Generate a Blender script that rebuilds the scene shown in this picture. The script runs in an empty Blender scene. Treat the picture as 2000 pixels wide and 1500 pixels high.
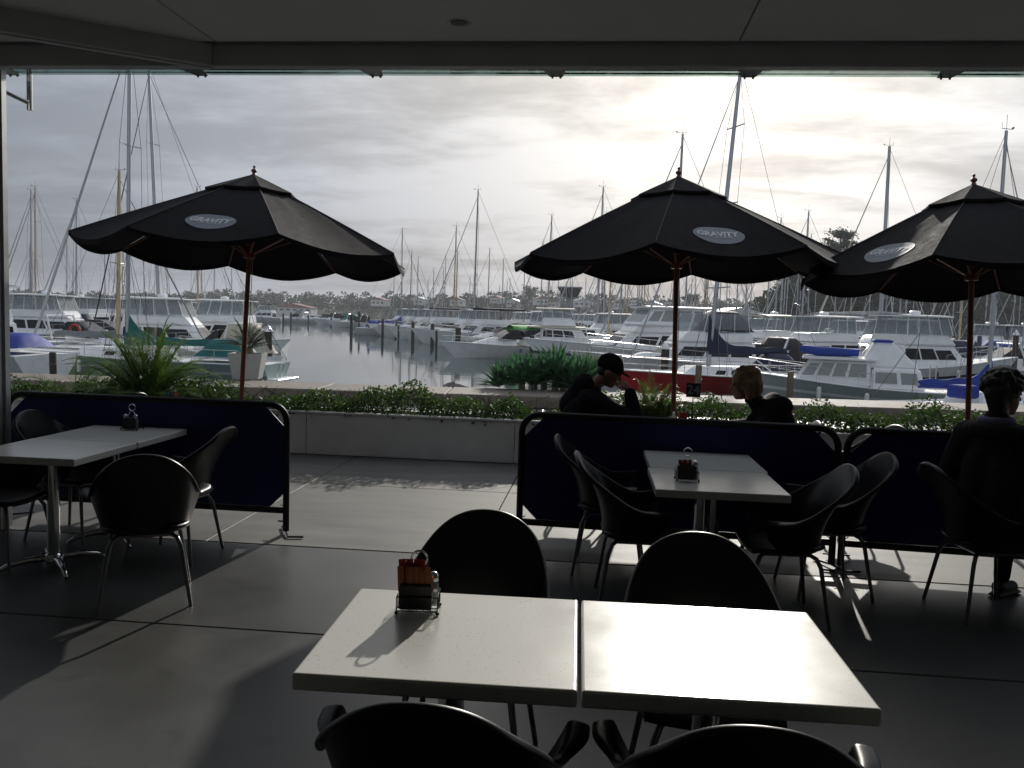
import bpy, bmesh, math, random
from mathutils import Vector, Matrix
R = math.radians
random.seed(7)
scene = bpy.context.scene
col = scene.collection
# ---------------------------------------------------------------- camera
F_PX, PITCH, ROLL, YAW, EYE = 1720.0, 0.0782, 0.0299, 0.0999, 1.66
def _basis():
    cy, sy = math.cos(YAW), math.sin(YAW)
    fw, rt, up = Vector((-sy, cy, 0)), Vector((cy, sy, 0)), Vector((0, 0, 1))
    f = fw*math.cos(PITCH) - up*math.sin(PITCH); u = up*math.cos(PITCH) + fw*math.sin(PITCH)
    r = rt*math.cos(ROLL) + u*math.sin(ROLL); u2 = u*math.cos(ROLL) - rt*math.sin(ROLL)
    return r, u2, f
CR, CU, CF = _basis()
def at(px, py, z=None, y=None):
    """a direction seen in the photograph, cut with a level (z) or with a depth (y)"""
    d = CF + CR*((px-1000)/F_PX) - CU*((py-750)/F_PX)
    t = (z-EYE)/d.z if z is not None else y/d.y
    return Vector((0, 0, EYE)) + d*t
cam = bpy.data.cameras.new('camera'); camo = bpy.data.objects.new('camera', cam); col.objects.link(camo)
m = Matrix((CR, CU, -CF)).transposed().to_4x4(); m.translation = (0, 0, EYE)
camo.matrix_world = m
cam.sensor_width = 36; cam.lens = 36*F_PX/2000; cam.clip_start = 0.05; cam.clip_end = 20000
scene.camera = camo
# ---------------------------------------------------------------- light
SUN_EL, SUN_AZ = R(22.5), R(7.5)          # azimuth measured from +Y (seaward) towards +X
SUN_DIR = Vector((math.sin(SUN_AZ)*math.cos(SUN_EL), math.cos(SUN_AZ)*math.cos(SUN_EL), math.sin(SUN_EL)))
sun = bpy.data.lights.new('sun', 'SUN'); sun.energy = 3.6; sun.angle = R(0.9); sun.color = (1, .95, .87)
suno = bpy.data.objects.new('sun', sun); col.objects.link(suno)
suno.rotation_euler = SUN_DIR.to_track_quat('Z', 'Y').to_euler()
scene.view_settings.view_transform = 'Standard'; scene.view_settings.look = 'None'
scene.view_settings.exposure = 0.0; scene.view_settings.gamma = 1
scene.view_settings.use_curve_mapping = False
scene.cycles.use_denoising = True
scene.cycles.max_bounces = 8; scene.cycles.transparent_max_bounces = 16
scene.cycles.volume_bounces = 0; scene.cycles.caustics_reflective = False; scene.cycles.caustics_refractive = False
scene.cycles.sample_clamp_indirect = 6

world = bpy.data.worlds.new('World'); scene.world = world; world.use_nodes = True
def build_world():
    nt = world.node_tree; N = nt.nodes; L = nt.links; N.clear()
    out = N.new('ShaderNodeOutputWorld'); bg = N.new('ShaderNodeBackground'); L.new(bg.outputs[0], out.inputs[0])
    def node(t, **k):
        n = N.new(t)
        for a, b in k.items(): setattr(n, a, b)
        return n
    def math_(op, a, b=None, c=None, clamp=False):
        n = node('ShaderNodeMath', operation=op); n.use_clamp = clamp
        for i, v in enumerate((a, b, c)):
            if v is None: continue
            if isinstance(v, (int, float)): n.inputs[i].default_value = v
            else: L.new(v, n.inputs[i])
        return n.outputs[0]
    def mix(f, a, b):
        n = node('ShaderNodeMix', data_type='RGBA')
        for s, v in ((n.inputs[0], f), (n.inputs[6], a), (n.inputs[7], b)):
            if isinstance(v, (int, float)): s.default_value = v
            elif isinstance(v, tuple): s.default_value = (*v, 1)
            else: L.new(v, s)
        return n.outputs[2]
    def rng(v, a, b, c, d, smooth=True):
        n = node('ShaderNodeMapRange'); n.interpolation_type = 'SMOOTHSTEP' if smooth else 'LINEAR'
        L.new(v, n.inputs[0])
        for i, x in enumerate((a, b, c, d)): n.inputs[1+i].default_value = x
        return n.outputs[0]
    tc = node('ShaderNodeTexCoord')
    nrm = node('ShaderNodeVectorMath', operation='NORMALIZE'); L.new(tc.outputs['Generated'], nrm.inputs[0])
    sep = node('ShaderNodeSeparateXYZ'); L.new(nrm.outputs[0], sep.inputs[0])
    dot = node('ShaderNodeVectorMath', operation='DOT_PRODUCT'); L.new(nrm.outputs[0], dot.inputs[0]); dot.inputs[1].default_value = SUN_DIR
    ang = math_('ARCCOSINE', math_('MINIMUM', dot.outputs['Value'], 0.99999))      # angle to the sun
    # flat cloud deck seen in perspective
    den = math_('ADD', math_('MAXIMUM', sep.outputs[2], 0.0), 0.13)
    comb = node('ShaderNodeCombineXYZ')
    L.new(math_('DIVIDE', sep.outputs[0], den), comb.inputs[0]); L.new(math_('DIVIDE', sep.outputs[1], den), comb.inputs[1])
    comb.inputs[2].default_value = 3.7
    def noise(scale, detail, rough, dist=0.0, off=(0, 0, 0), st=(1, 1, 1)):
        mp = node('ShaderNodeMapping'); L.new(comb.outputs[0], mp.inputs[0]); mp.inputs[1].default_value = off; mp.inputs[3].default_value = st
        n = node('ShaderNodeTexNoise'); L.new(mp.outputs[0], n.inputs[0])
        n.inputs['Scale'].default_value = scale; n.inputs['Detail'].default_value = detail; n.inputs['Roughness'].default_value = rough; n.inputs['Distortion'].default_value = dist
        return n.outputs[0]
    big = noise(0.55, 3, .5, .3, (1.2, 4.0, 0)); fine = noise(2.5, 8, .60, .25, (6.3, 2.1, 0), (.8, 1.25, 1))
    thick = math_('ADD', math_('MULTIPLY', big, .52), math_('MULTIPLY', fine, .48))
    thin = rng(thick, .41, .60, 0.0, 1.0)                                           # 1 where the cloud is thin
    glow = math_('POWER', math_('MAXIMUM', math_('SUBTRACT', 1.0, math_('DIVIDE', ang, R(70))), 0.0), 1.5)
    core = math_('POWER', math_('MAXIMUM', math_('SUBTRACT', 1.0, math_('DIVIDE', ang, R(24))), 0.0), 2.0)
    lum = math_('ADD', .235, math_('MULTIPLY', glow, .80))
    lum = math_('ADD', lum, math_('MULTIPLY', core, .32))
    lum = math_('ADD', lum, rng(ang, R(75), R(165), 0.0, .52))                    # front-lit cloud away from the sun
    var = math_('ADD', math_('MULTIPLY', thin, math_('ADD', .10, math_('MULTIPLY', glow, .62))), math_('ADD', .88, math_('MULTIPLY', glow, -.20)))
    lum = math_('MULTIPLY', lum, var)
    low = rng(sep.outputs[2], 0.0, .16, .80, 1.0)
    low = math_('MULTIPLY', low, rng(sep.outputs[2], .25, 1.0, 1.0, 1.9))                                   # denser air towards the horizon
    lum = math_('MULTIPLY', lum, low)
    lum = math_('MULTIPLY', lum, rng(sep.outputs[0], -.45, .35, .90, 1.12))       # heavier rain cloud to one side
    tint = mix(rng(ang, R(6), R(42), 0, 1), (1.0, .965, .915), (.86, .935, 1.09))
    cl = node('ShaderNodeVectorMath', operation='SCALE'); L.new(tint, cl.inputs[0]); L.new(lum, cl.inputs['Scale'])
    sky = node('ShaderNodeTexSky', sky_type='NISHITA'); sky.sun_disc = False
    sky.sun_elevation = SUN_EL; sky.sun_rotation = SUN_AZ; sky.air_density = 1.2; sky.dust_density = 2.5
    sk = node('ShaderNodeVectorMath', operation='SCALE'); L.new(sky.outputs[0], sk.inputs[0]); sk.inputs['Scale'].default_value = 0.05
    L.new(mix(.93, sk.outputs[0], cl.outputs[0]), bg.inputs[0]); bg.inputs[1].default_value = 1.0
build_world()

# ---------------------------------------------------------------- materials
_m = {}
def mat(name, c, rough=.5, metal=0., spec=.5, var=0., vscale=8., c2=None, bump=0., bscale=40., trans=0., alpha=1., sheen=0., coat=0., stretch=(1,1,1), detail=4., subs=None):
    if name in _m: return _m[name]
    M = bpy.data.materials.new(name); M.use_nodes = True; nt = M.node_tree; N = nt.nodes; L = nt.links
    b = N['Principled BSDF']; b.inputs['Base Color'].default_value = (*c, 1); b.inputs['Roughness'].default_value = rough
    b.inputs['Metallic'].default_value = metal; b.inputs['Specular IOR Level'].default_value = spec
    if trans: b.inputs['Transmission Weight'].default_value = trans
    if alpha < 1: b.inputs['Alpha'].default_value = alpha
    if coat: b.inputs['Coat Weight'].default_value = coat; b.inputs['Coat Roughness'].default_value = .08
    if sheen: b.inputs['Sheen Weight'].default_value = sheen
    if var or bump:
        tc = N.new('ShaderNodeTexCoord'); mp = N.new('ShaderNodeMapping'); L.new(tc.outputs['Object'], mp.inputs[0]); mp.inputs[3].default_value = stretch
    if var:
        n = N.new('ShaderNodeTexNoise'); n.inputs['Scale'].default_value = vscale; n.inputs['Detail'].default_value = detail; n.inputs['Roughness'].default_value = .6
        L.new(mp.outputs[0], n.inputs[0])
        r = N.new('ShaderNodeValToRGB'); r.color_ramp.elements[0].position = .3; r.color_ramp.elements[1].position = .7
        d = c2 or tuple(x*(1-var) for x in c)
        r.color_ramp.elements[0].color = (*d, 1); r.color_ramp.elements[1].color = (*(c if c2 else tuple(min(1, x*(1+var*.6)) for x in c)), 1)
        L.new(n.outputs[0], r.inputs[0]); L.new(r.outputs[0], b.inputs['Base Color'])
        q = N.new('ShaderNodeMapRange'); L.new(n.outputs[0], q.inputs[0]); q.inputs[3].default_value = max(.02, rough*.8); q.inputs[4].default_value = min(1, rough*1.2)
        L.new(q.outputs[0], b.inputs['Roughness'])
    if bump:
        n2 = N.new('ShaderNodeTexNoise'); n2.inputs['Scale'].default_value = bscale; n2.inputs['Detail'].default_value = 5
        L.new(mp.outputs[0], n2.inputs[0]); bp = N.new('ShaderNodeBump'); bp.inputs['Strength'].default_value = bump; bp.inputs['Distance'].default_value = .02
        L.new(n2.outputs[0], bp.inputs['Height']); L.new(bp.outputs[0], b.inputs['Normal'])
    _m[name] = M; return M
def leaf_mat(name, c, c2, rough=.45, scale=30.):
    if name in _m: return _m[name]
    M = bpy.data.materials.new(name); M.use_nodes = True; nt = M.node_tree; N = nt.nodes; L = nt.links
    b = N['Principled BSDF']; b.inputs['Roughness'].default_value = rough
    tc = N.new('ShaderNodeTexCoord'); n = N.new('ShaderNodeTexNoise'); n.inputs['Scale'].default_value = scale; n.inputs['Detail'].default_value = 2; L.new(tc.outputs['Object'], n.inputs[0])
    r = N.new('ShaderNodeValToRGB'); r.color_ramp.elements[0].position = .35; r.color_ramp.elements[1].position = .65
    r.color_ramp.elements[0].color = (*c2, 1); r.color_ramp.elements[1].color = (*c, 1); L.new(n.outputs[0], r.inputs[0]); L.new(r.outputs[0], b.inputs['Base Color'])
    t = N.new('ShaderNodeBsdfTranslucent'); L.new(r.outputs[0], t.inputs[0]); mx = N.new('ShaderNodeMixShader'); mx.inputs[0].default_value = .4
    L.new(b.outputs[0], mx.inputs[1]); L.new(t.outputs[0], mx.inputs[2]); L.new(mx.outputs[0], N['Material Output'].inputs[0])
    _m[name] = M; return M
def vinyl_mat(name, tint=(.9, .92, .92), clear=.7):
    """clear plastic curtain: partly see-through, glossy"""
    if name in _m: return _m[name]
    M = bpy.data.materials.new(name); M.use_nodes = True; nt = M.node_tree; N = nt.nodes; L = nt.links; N.remove(N['Principled BSDF'])
    tr = N.new('ShaderNodeBsdfTransparent'); tr.inputs[0].default_value = (*tint, 1)
    gl = N.new('ShaderNodeBsdfPrincipled'); gl.inputs['Base Color'].default_value = (.36, .38, .40, 1); gl.inputs['Roughness'].default_value = .18
    mx = N.new('ShaderNodeMixShader'); mx.inputs[0].default_value = 1-clear
    L.new(tr.outputs[0], mx.inputs[1]); L.new(gl.outputs[0], mx.inputs[2]); L.new(mx.outputs[0], N['Material Output'].inputs[0])
    _m[name] = M; return M

# ---------------------------------------------------------------- mesh helpers
class MB:
    def __init__(s): s.v = []; s.f = []
    def add(s, vs, fs):
        o = len(s.v); s.v += [tuple(p) for p in vs]; s.f += [tuple(i+o for i in f) for f in fs]; return s
    def box(s, c, d, rz=0., b=0., M=None):
        """box centred at c, sizes d, optional chamfer b"""
        hx, hy, hz = d[0]/2, d[1]/2, d[2]/2
        if b <= 0:
            vs = [(x, y, z) for z in (-hz, hz) for x, y in ((-hx, -hy), (hx, -hy), (hx, hy), (-hx, hy))]
            fs = [(3, 2, 1, 0), (4, 5, 6, 7), (0, 1, 5, 4), (1, 2, 6, 5), (2, 3, 7, 6), (3, 0, 4, 7)]
        else:
            b = min(b, hx*.9, hy*.9, hz*.9)
            vs = [(x*(hx-i), y*(hy-i), z) for z, i in ((-hz, b), (-hz+b, 0), (hz-b, 0), (hz, b)) for x, y in ((-1, -1), (1, -1), (1, 1), (-1, 1))]
            fs = [(3, 2, 1, 0), (12, 13, 14, 15)]+[(k*4+i, k*4+(i+1) % 4, k*4+4+(i+1) % 4, k*4+4+i) for k in range(3) for i in range(4)]
        ca, sa = math.cos(rz), math.sin(rz); out = []
        for x, y, z in vs:
            p = Vector((x*ca-y*sa, x*sa+y*ca, z))
            if M: p = M @ p
            out.append(p+Vector(c))
        return s.add(out, fs)
    def tube(s, pts, r, n=8, cap=True, closed=False):
        pts = [Vector(p) for p in pts]; k = len(pts); rr = r if isinstance(r, (list, tuple)) else [r]*k
        vs = []; prev = None
        for i, p in enumerate(pts):
            if closed: t = pts[(i+1) % k]-pts[i-1]
            else: t = pts[min(i+1, k-1)]-pts[max(i-1, 0)]
            t.normalize()
            if prev is None:
                a = Vector((0, 0, 1)) if abs(t.z) < .9 else Vector((1, 0, 0)); u = t.cross(a).normalized()
            else: u = (prev - t*prev.dot(t)).normalized()
            prev = u; w = t.cross(u)
            vs += [p + (u*math.cos(2*math.pi*j/n)+w*math.sin(2*math.pi*j/n))*rr[i] for j in range(n)]
        fs = []
        for i in range(k if closed else k-1):
            a, b = i*n, ((i+1) % k)*n
            for j in range(n): fs.append((a+j, a+(j+1) % n, b+(j+1) % n, b+j))
        if cap and not closed: fs += [tuple(range(n))[::-1], tuple(range((k-1)*n, k*n))]
        return s.add(vs, fs)
    def lathe(s, prof, n=16, c=(0, 0, 0), sx=1., sy=1.):
        vs = []; fs = []
        for r, z in prof:
            vs += [(c[0]+sx*r*math.cos(2*math.pi*j/n), c[1]+sy*r*math.sin(2*math.pi*j/n), c[2]+z) for j in range(n)]
        for i in range(len(prof)-1):
            for j in range(n): fs.append((i*n+j, i*n+(j+1) % n, (i+1)*n+(j+1) % n, (i+1)*n+j))
        fs += [tuple(range(n))[::-1], tuple(range((len(prof)-1)*n, len(prof)*n))]
        return s.add(vs, fs)
    def ell(s, c, r, n=12, m=8, M=None):
        vs = []; fs = []
        for i in range(m+1):
            a = math.pi*i/m
            for j in range(n):
                t = 2*math.pi*j/n; p = Vector((r[0]*math.sin(a)*math.cos(t), r[1]*math.sin(a)*math.sin(t), r[2]*math.cos(a)))
                if M: p = M @ p
                vs.append(p+Vector(c))
        for i in range(m):
            for j in range(n): fs.append((i*n+j, (i+1)*n+j, (i+1)*n+(j+1) % n, i*n+(j+1) % n))
        return s.add(vs, fs)
    def cap(s, a, b, ra, rb, n=12):
        """tapered capsule"""
        a, b = Vector(a), Vector(b); d = (b-a); l = d.length or 1e-6; d /= l
        pts = [a-d*ra*.95, a-d*ra*.7, a-d*ra*.3, a, b, b+d*rb*.3, b+d*rb*.7, b+d*rb*.95]
        rs = [ra*.25, ra*.71, ra*.95, ra, rb, rb*.95, rb*.71, rb*.25]
        return s.tube(pts, rs, n)
    def grid(s, P, closed=False):
        """P[i][j] points -> quads"""
        h, w = len(P), len(P[0]); vs = [p for row in P for p in row]
        fs = [(i*w+j, i*w+(j+1) % w, (i+1)*w+(j+1) % w, (i+1)*w+j) for i in range(h-1) for j in range(w if closed else w-1)]
        return s.add(vs, fs)
    def prism(s, poly, y0, y1):
        """polygon in x,z extruded along y"""
        n = len(poly); vs = [(x, y0, z) for x, z in poly]+[(x, y1, z) for x, z in poly]
        fs = [tuple(range(n)), tuple(range(2*n-1, n-1, -1))]+[(i, i+n, (i+1) % n+n, (i+1) % n) for i in range(n)]
        return s.add(vs, fs)
    def slab(s, q, t):
        """thin plate over the quad q (list of 3+ points) of thickness t along its normal"""
        q = [Vector(p) for p in q]; n = (q[1]-q[0]).cross(q[2]-q[1]).normalized()*t; k = len(q)
        return s.add(q+[p+n for p in q], [tuple(range(k))[::-1], tuple(range(k, 2*k))]+[(i, (i+1) % k, (i+1) % k+k, i+k) for i in range(k)])
    def mesh(s, name, mt=None, smooth=False, fix=True):
        me = bpy.data.meshes.new(name); me.from_pydata(s.v, [], s.f)
        if mt: me.materials.append(mt)
        if fix:
            bm = bmesh.new(); bm.from_mesh(me); bmesh.ops.recalc_face_normals(bm, faces=bm.faces); bm.to_mesh(me); bm.free()
        if smooth:
            me.polygons.foreach_set('use_smooth', [True]*len(me.polygons))
            try: me.set_sharp_from_angle(angle=R(smooth if smooth > 1 else 40))
            except Exception: pass
        me.update(); return me
    def build(s, name, mt, parent=None, smooth=False, **k):
        return link(name, s.mesh(name, mt, smooth, k.pop('fix', True)), parent, **k)
def link(name, me, parent=None, loc=None, rz=None, kind=None, label=None, cat=None, group=None):
    o = bpy.data.objects.new(name, me); col.objects.link(o)
    if parent: o.parent = parent
    if loc is not None: o.location = loc
    if rz is not None: o.rotation_euler.z = rz
    return tag(o, label, cat, group, kind)
def tag(o, label=None, cat=None, group=None, kind=None):
    for k, v in (('label', label), ('category', cat), ('group', group), ('kind', kind)):
        if v: o[k] = v
    return o
def empty(name, loc=(0, 0, 0), rz=0., label=None, cat=None, group=None, scale=None):
    o = bpy.data.objects.new(name, None); col.objects.link(o); o.location = loc; o.rotation_euler.z = rz; o.empty_display_size = .1
    if scale: o.scale = scale if isinstance(scale, tuple) else (scale,)*3
    return tag(o, label, cat, group)
_kids = {}
def copy_tree(o, loc=None, rz=None, label=None, group=None, scale=None, parent=None):
    c = o.copy(); col.objects.link(c); c.parent = parent
    if loc is not None: c.location = loc
    if rz is not None: c.rotation_euler.z = rz
    if scale: c.scale = scale if isinstance(scale, tuple) else (scale,)*3
    if label: c['label'] = label
    if group: c['group'] = group
    for ch in o.children:
        if ch.name in KEEP: copy_tree(ch, parent=c)
    return c
class _All:
    def __contains__(s, x): return True
KEEP = _All()
def lerp(a, b, t): return a+(b-a)*t
# ================================================================ SETTING
WATER = -1.95
def m_floor():
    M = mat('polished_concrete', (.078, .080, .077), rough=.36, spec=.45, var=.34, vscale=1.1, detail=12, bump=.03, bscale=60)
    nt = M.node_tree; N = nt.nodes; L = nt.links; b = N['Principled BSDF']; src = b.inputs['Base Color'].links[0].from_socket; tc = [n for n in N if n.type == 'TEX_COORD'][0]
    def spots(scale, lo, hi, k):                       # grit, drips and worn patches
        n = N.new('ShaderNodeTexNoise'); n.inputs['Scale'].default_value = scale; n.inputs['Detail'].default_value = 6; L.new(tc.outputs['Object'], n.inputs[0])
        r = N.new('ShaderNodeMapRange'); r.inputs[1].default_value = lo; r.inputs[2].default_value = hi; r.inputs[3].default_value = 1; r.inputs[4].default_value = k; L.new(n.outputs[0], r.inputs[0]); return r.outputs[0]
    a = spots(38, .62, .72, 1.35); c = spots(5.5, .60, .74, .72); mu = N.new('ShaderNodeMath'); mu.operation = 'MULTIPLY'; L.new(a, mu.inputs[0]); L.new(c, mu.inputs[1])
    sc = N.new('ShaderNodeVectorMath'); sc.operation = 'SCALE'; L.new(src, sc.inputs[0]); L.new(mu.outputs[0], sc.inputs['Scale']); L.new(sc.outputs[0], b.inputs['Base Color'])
    return M
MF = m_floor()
MT = mat('terrace_concrete', (.155, .153, .143), rough=.62, spec=.3, var=.30, vscale=2.2, stretch=(.5, 2.2, 1), detail=9, bump=.12, bscale=35)
MG = mat('grout', (.05, .05, .05), rough=.9)
def slabs(parent, xs, ys, z, t, mt, gap=.006, bev=.004):
    for x0, x1 in zip(xs, xs[1:]):
        for y0, y1 in zip(ys, ys[1:]):
            MB().box(((x0+x1)/2, (y0+y1)/2, z-t/2), (x1-x0-2*gap, y1-y0-2*gap, t), b=bev).build('concrete_slab', mt, parent)
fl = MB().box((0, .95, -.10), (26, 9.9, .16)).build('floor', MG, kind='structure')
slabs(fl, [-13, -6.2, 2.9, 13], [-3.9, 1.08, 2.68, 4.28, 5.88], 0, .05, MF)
tr = MB().box((0, 7.82, -.12), (30, 3.84, .16)).build('terrace', MG, kind='structure')
slabs(tr, [-14.26, -10.42, -8.5, -6.58, -4.66, -2.74, -.82, 1.10, 3.02, 4.94, 6.86, 14], [5.905, 8.12, 9.72], -.004, .05, MT, gap=.004)
# road / promenade to the sea wall, one ground sheet
KY = lambda x: 15.95+.075*x
road = MB(); P = []
for y in (9.72, 11, 13): P.append([(x, y, -.03) for x in (-60, -20, 0, 20, 60)])
P.append([(x, KY(x)+.3, -.03) for x in (-60, -20, 0, 20, 60)])
road.grid(P).build('road', mat('damp_asphalt', (.15, .15, .145), rough=.42, spec=.5, var=.25, vscale=.8, detail=9, bump=.12, bscale=60), kind='structure')
MK = mat('kerb_stone', (.17, .145, .118), rough=.75, var=.35, vscale=3.5, detail=8, bump=.15, bscale=30)
kb = MB(); kb.grid([[(x, KY(x)+.25, -.5) for x in (-60, 60)], [(x, KY(x)+.25, .10) for x in (-60, 60)], [(x, KY(x)+1.45, .10) for x in (-60, 60)], [(x, KY(x)+1.45, -2.6) for x in (-60, 60)]])
kb = kb.build('sea_wall', MK, kind='structure')
x = -24.0
i = 0
while x < 24:
    w = 2.35; a = math.atan(.075)
    zz = .20+random.uniform(-.006, .006)
    MB().box((x+w/2, KY(x+w/2)+.78, zz-.11), (w-.02, 1.5, .22), rz=a, b=.015).build('capping_block', MK, kb)
    x += w
# riprap
MR = mat('rock', (.16, .15, .14), rough=.85, var=.4, vscale=5, bump=.5, bscale=12)
rocks = []
for i in range(5):
    b = MB(); b.ell((0, 0, 0), (1, .8, .6), 9, 6)
    b.v = [tuple(Vector(p)*(1+random.uniform(-.22, .22))) for p in b.v]; rocks.append(b.mesh('rock', MR))
for i in range(60):
    X = random.uniform(-9, 3); s_ = random.uniform(.16, .34)
    link('rock', random.choice(rocks), loc=(X, KY(X)+1.62+random.uniform(0, .7), random.uniform(-.25, .06)), rz=random.uniform(0, 6),
         label='grey rock of the rough bank between sea wall and water', cat='rock', group='rocks along the sea wall').scale = (s_, s_, s_*random.uniform(.7, 1))
bank = MB(); bank.grid([[(x, KY(x)+1.3, .0) for x in (-60, 60)], [(x, KY(x)+2.9, -1.2) for x in (-60, 60)], [(x, KY(x)+5, -2.6) for x in (-60, 60)]]).build('bank', MR, kind='structure')
# water
def water_mat():
    M = bpy.data.materials.new('sea_water'); M.use_nodes = True; nt = M.node_tree; N = nt.nodes; L = nt.links
    b = N['Principled BSDF']; b.inputs['Base Color'].default_value = (.022, .045, .045, 1); b.inputs['Roughness'].default_value = .05; b.inputs['IOR'].default_value = 1.33
    tc = N.new('ShaderNodeTexCoord'); mp = N.new('ShaderNodeMapping'); L.new(tc.outputs['Object'], mp.inputs[0]); mp.inputs[3].default_value = (.35, 1.0, 1)
    n = N.new('ShaderNodeTexNoise'); n.inputs['Scale'].default_value = .55; n.inputs['Detail'].default_value = 3; L.new(mp.outputs[0], n.inputs[0])
    n2 = N.new('ShaderNodeTexNoise'); n2.inputs['Scale'].default_value = .07; n2.inputs['Detail'].default_value = 2; L.new(mp.outputs[0], n2.inputs[0])
    mu = N.new('ShaderNodeMath'); mu.operation = 'MULTIPLY'; L.new(n.outputs[0], mu.inputs[0]); L.new(n2.outputs[0], mu.inputs[1])
    bp = N.new('ShaderNodeBump'); bp.inputs['Strength'].default_value = .07; bp.inputs['Distance'].default_value = .25; L.new(mu.outputs[0], bp.inputs['Height']); L.new(bp.outputs[0], b.inputs['Normal'])
    return M
w = MB(); w.grid([[(x, y, WATER) for x in (-3000, -300, 0, 300, 3000)] for y in (17, 60, 200, 800, 3000)]).build('water', water_mat(), kind='structure')
MB().grid([[(x, y, WATER-3.0) for x in (-2900, 2900)] for y in (-2900, 2950)]).build('sea_bed', mat('mud', (.05, .05, .04), .9), kind='structure')
# the land the cafe stands on, behind and to the sides
MB().grid([[(x, y, -.2) for x in (-60, 60)] for y in (-40, 9.8)]).build('ground', mat('bare_ground', (.2, .19, .18), .9, var=.2), kind='structure')

# ---------------- the room: ceiling, beams, walls
MC = mat('ceiling_paint', (.78, .79, .78), rough=.6, spec=.3, var=.05, vscale=2)
MBm = mat('beam_paint', (.55, .565, .56), rough=.5, spec=.3, var=.08, vscale=3)
MW = mat('wall_paint', (.35, .35, .34), rough=.7, var=.05)
ZC = 3.43
ce = MB().box((0, .9, ZC+.12), (26, 10.2, .12)).build('ceiling', MG, kind='structure')
for x0, x1 in zip([-13, -9.58, -6.12, -2.66, .797, 4.25, 7.7, 13], [-9.58, -6.12, -2.66, .797, 4.25, 7.7, 13]):
    for y0, y1 in zip([-4.1, -1, 2.4], [-1, 2.4, 5.84]):
        MB().box(((x0+x1)/2, (y0+y1)/2, ZC+.02), (x1-x0-.012, y1-y0-.012, .04), b=.003).build('ceiling_panel', MC, ce)
fb = MB().box((0, 5.942, 3.36), (26, .075, .145), b=.006)
fb.box((0, 5.9, 3.297), (26, .012, .018))
fb.build('front_beam', MBm, kind='structure')
# oblique beam that meets the front beam on the left
a0 = at(402, 128, z=3.285); a1 = at(-60, 52, z=3.285); dd = (a1-a0); ll = dd.length
ob = MB().box((0, 0, 0), (ll+2.4, .13, .15), b=.006)
ob.box((0, 0, -.075), (ll+2.4, .05, .018))
mid = a0+dd.normalized()*(ll/2+1.2)
ob.build('oblique_beam', MBm, loc=(mid.x, mid.y+.06, 3.36), rz=math.atan2(dd.y, dd.x), kind='structure')
MB().box((0, -4.05, 1.6), (26, .2, 3.8)).build('wall_back', MW, kind='structure')
MB().box((9.0, 1, 1.6), (.2, 10, 3.8)).build('wall_right', MW, kind='structure')
MB().box((-9.0, 1, 1.6), (.2, 10, 3.8)).build('wall_left', MW, kind='structure')
# upper wall and roof over the opening
MB().box((0, 6.0, 4.2), (26, .3, 1.5)).build('fascia', MW, kind='structure')
MB().box((0, 1, 5.0), (26, 10.4, .12)).build('roof', MW, kind='structure')
# aluminium jamb at the left end of the opening
MAL = mat('aluminium', (.55, .55, .54), rough=.4, metal=.6, var=.08)
jb = empty('door_jamb', (-4.325, 5.9, 0), label='pale aluminium jamb post at the end of the open shopfront', cat='door jamb')
MB().box((0, 0, 1.63), (.15, .12, 3.26), b=.006).build('post', MAL, jb)
MB().box((.085, .01, 1.63), (.02, .05, 3.26), b=.003).build('door_track', MAL, jb)
# stay tubes by the jamb
ST = mat('stainless', (.6, .6, .6), rough=.22, metal=1.)
p0 = at(57, 120, y=6.35); p1 = at(57, 215, y=6.35); p2 = at(8, 186, y=6.2)
br = empty('awning_bracket', (p0.x, p0.y, p0.z), label='polished steel stay tube hanging from the canopy by the jamb', cat='bracket')
MB().tube([(0, 0, .12), (0, 0, p1.z-p0.z)], .021, 14).build('drop_tube', ST, br, smooth=True)
MB().tube([(0, 0, p1.z-p0.z+.05), (p2.x-p0.x, p2.y-p0.y, p2.z-p0.z+.03)], .017, 12).build('side_tube', ST, br, smooth=True)
# glass canopy edge outside, under the beam
GL = bpy.data.materials.new('canopy_glass'); GL.use_nodes = True
_n = GL.node_tree.nodes; _l = GL.node_tree.links; _n.remove(_n['Principled BSDF'])
_t = _n.new('ShaderNodeBsdfTransparent'); _t.inputs[0].default_value = (.62, .72, .69, 1); _g = _n.new('ShaderNodeBsdfGlossy'); _g.inputs['Roughness'].default_value = .03; _f = _n.new('ShaderNodeFresnel'); _f.inputs[0].default_value = 1.45
_x = _n.new('ShaderNodeMixShader'); _l.new(_f.outputs[0], _x.inputs[0]); _l.new(_t.outputs[0], _x.inputs[1]); _l.new(_g.outputs[0], _x.inputs[2]); _l.new(_x.outputs[0], _n['Material Output'].inputs[0])
gc = empty('glass_canopy', (0, 6.2, 3.3), label='narrow green-tinted glass canopy fixed along the outside of the beam', cat='canopy')
zc = 3.315
yo = at(1100, 147, z=zc).y
xs = [-13, -6.6, -4.55]+[at(p, 140, z=zc).x for p in (390, 733, 1087, 1467, 1857)]+[5.2, 9]
for a, b in zip(xs, xs[1:]):
    MB().box(((a+b)/2, (5.99+yo)/2-6.2, zc-3.3), (b-a-.012, yo-5.99, .012)).build('glass_pane', GL, gc)
for X in xs[3:8]+[p0.x]:
    k = MB().slab([(X-.05, yo-6.2-.01, 0), (X+.04, yo-6.2-.01, 0), (X+.07, -.2, 0), (X-.09, -.2, 0)][::-1], .008)
    cl = k.build('clamp', mat('dark_steel', (.25, .25, .25), .4, .7), gc)
    for q in (-.03, .025): MB().lathe([(.008, -.014), (.008, 0), (.005, .004)], 8, (X+q, yo-6.2-.03, -.0)).build('bolt', mat('dark_steel', (0, 0, 0)), cl)
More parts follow.
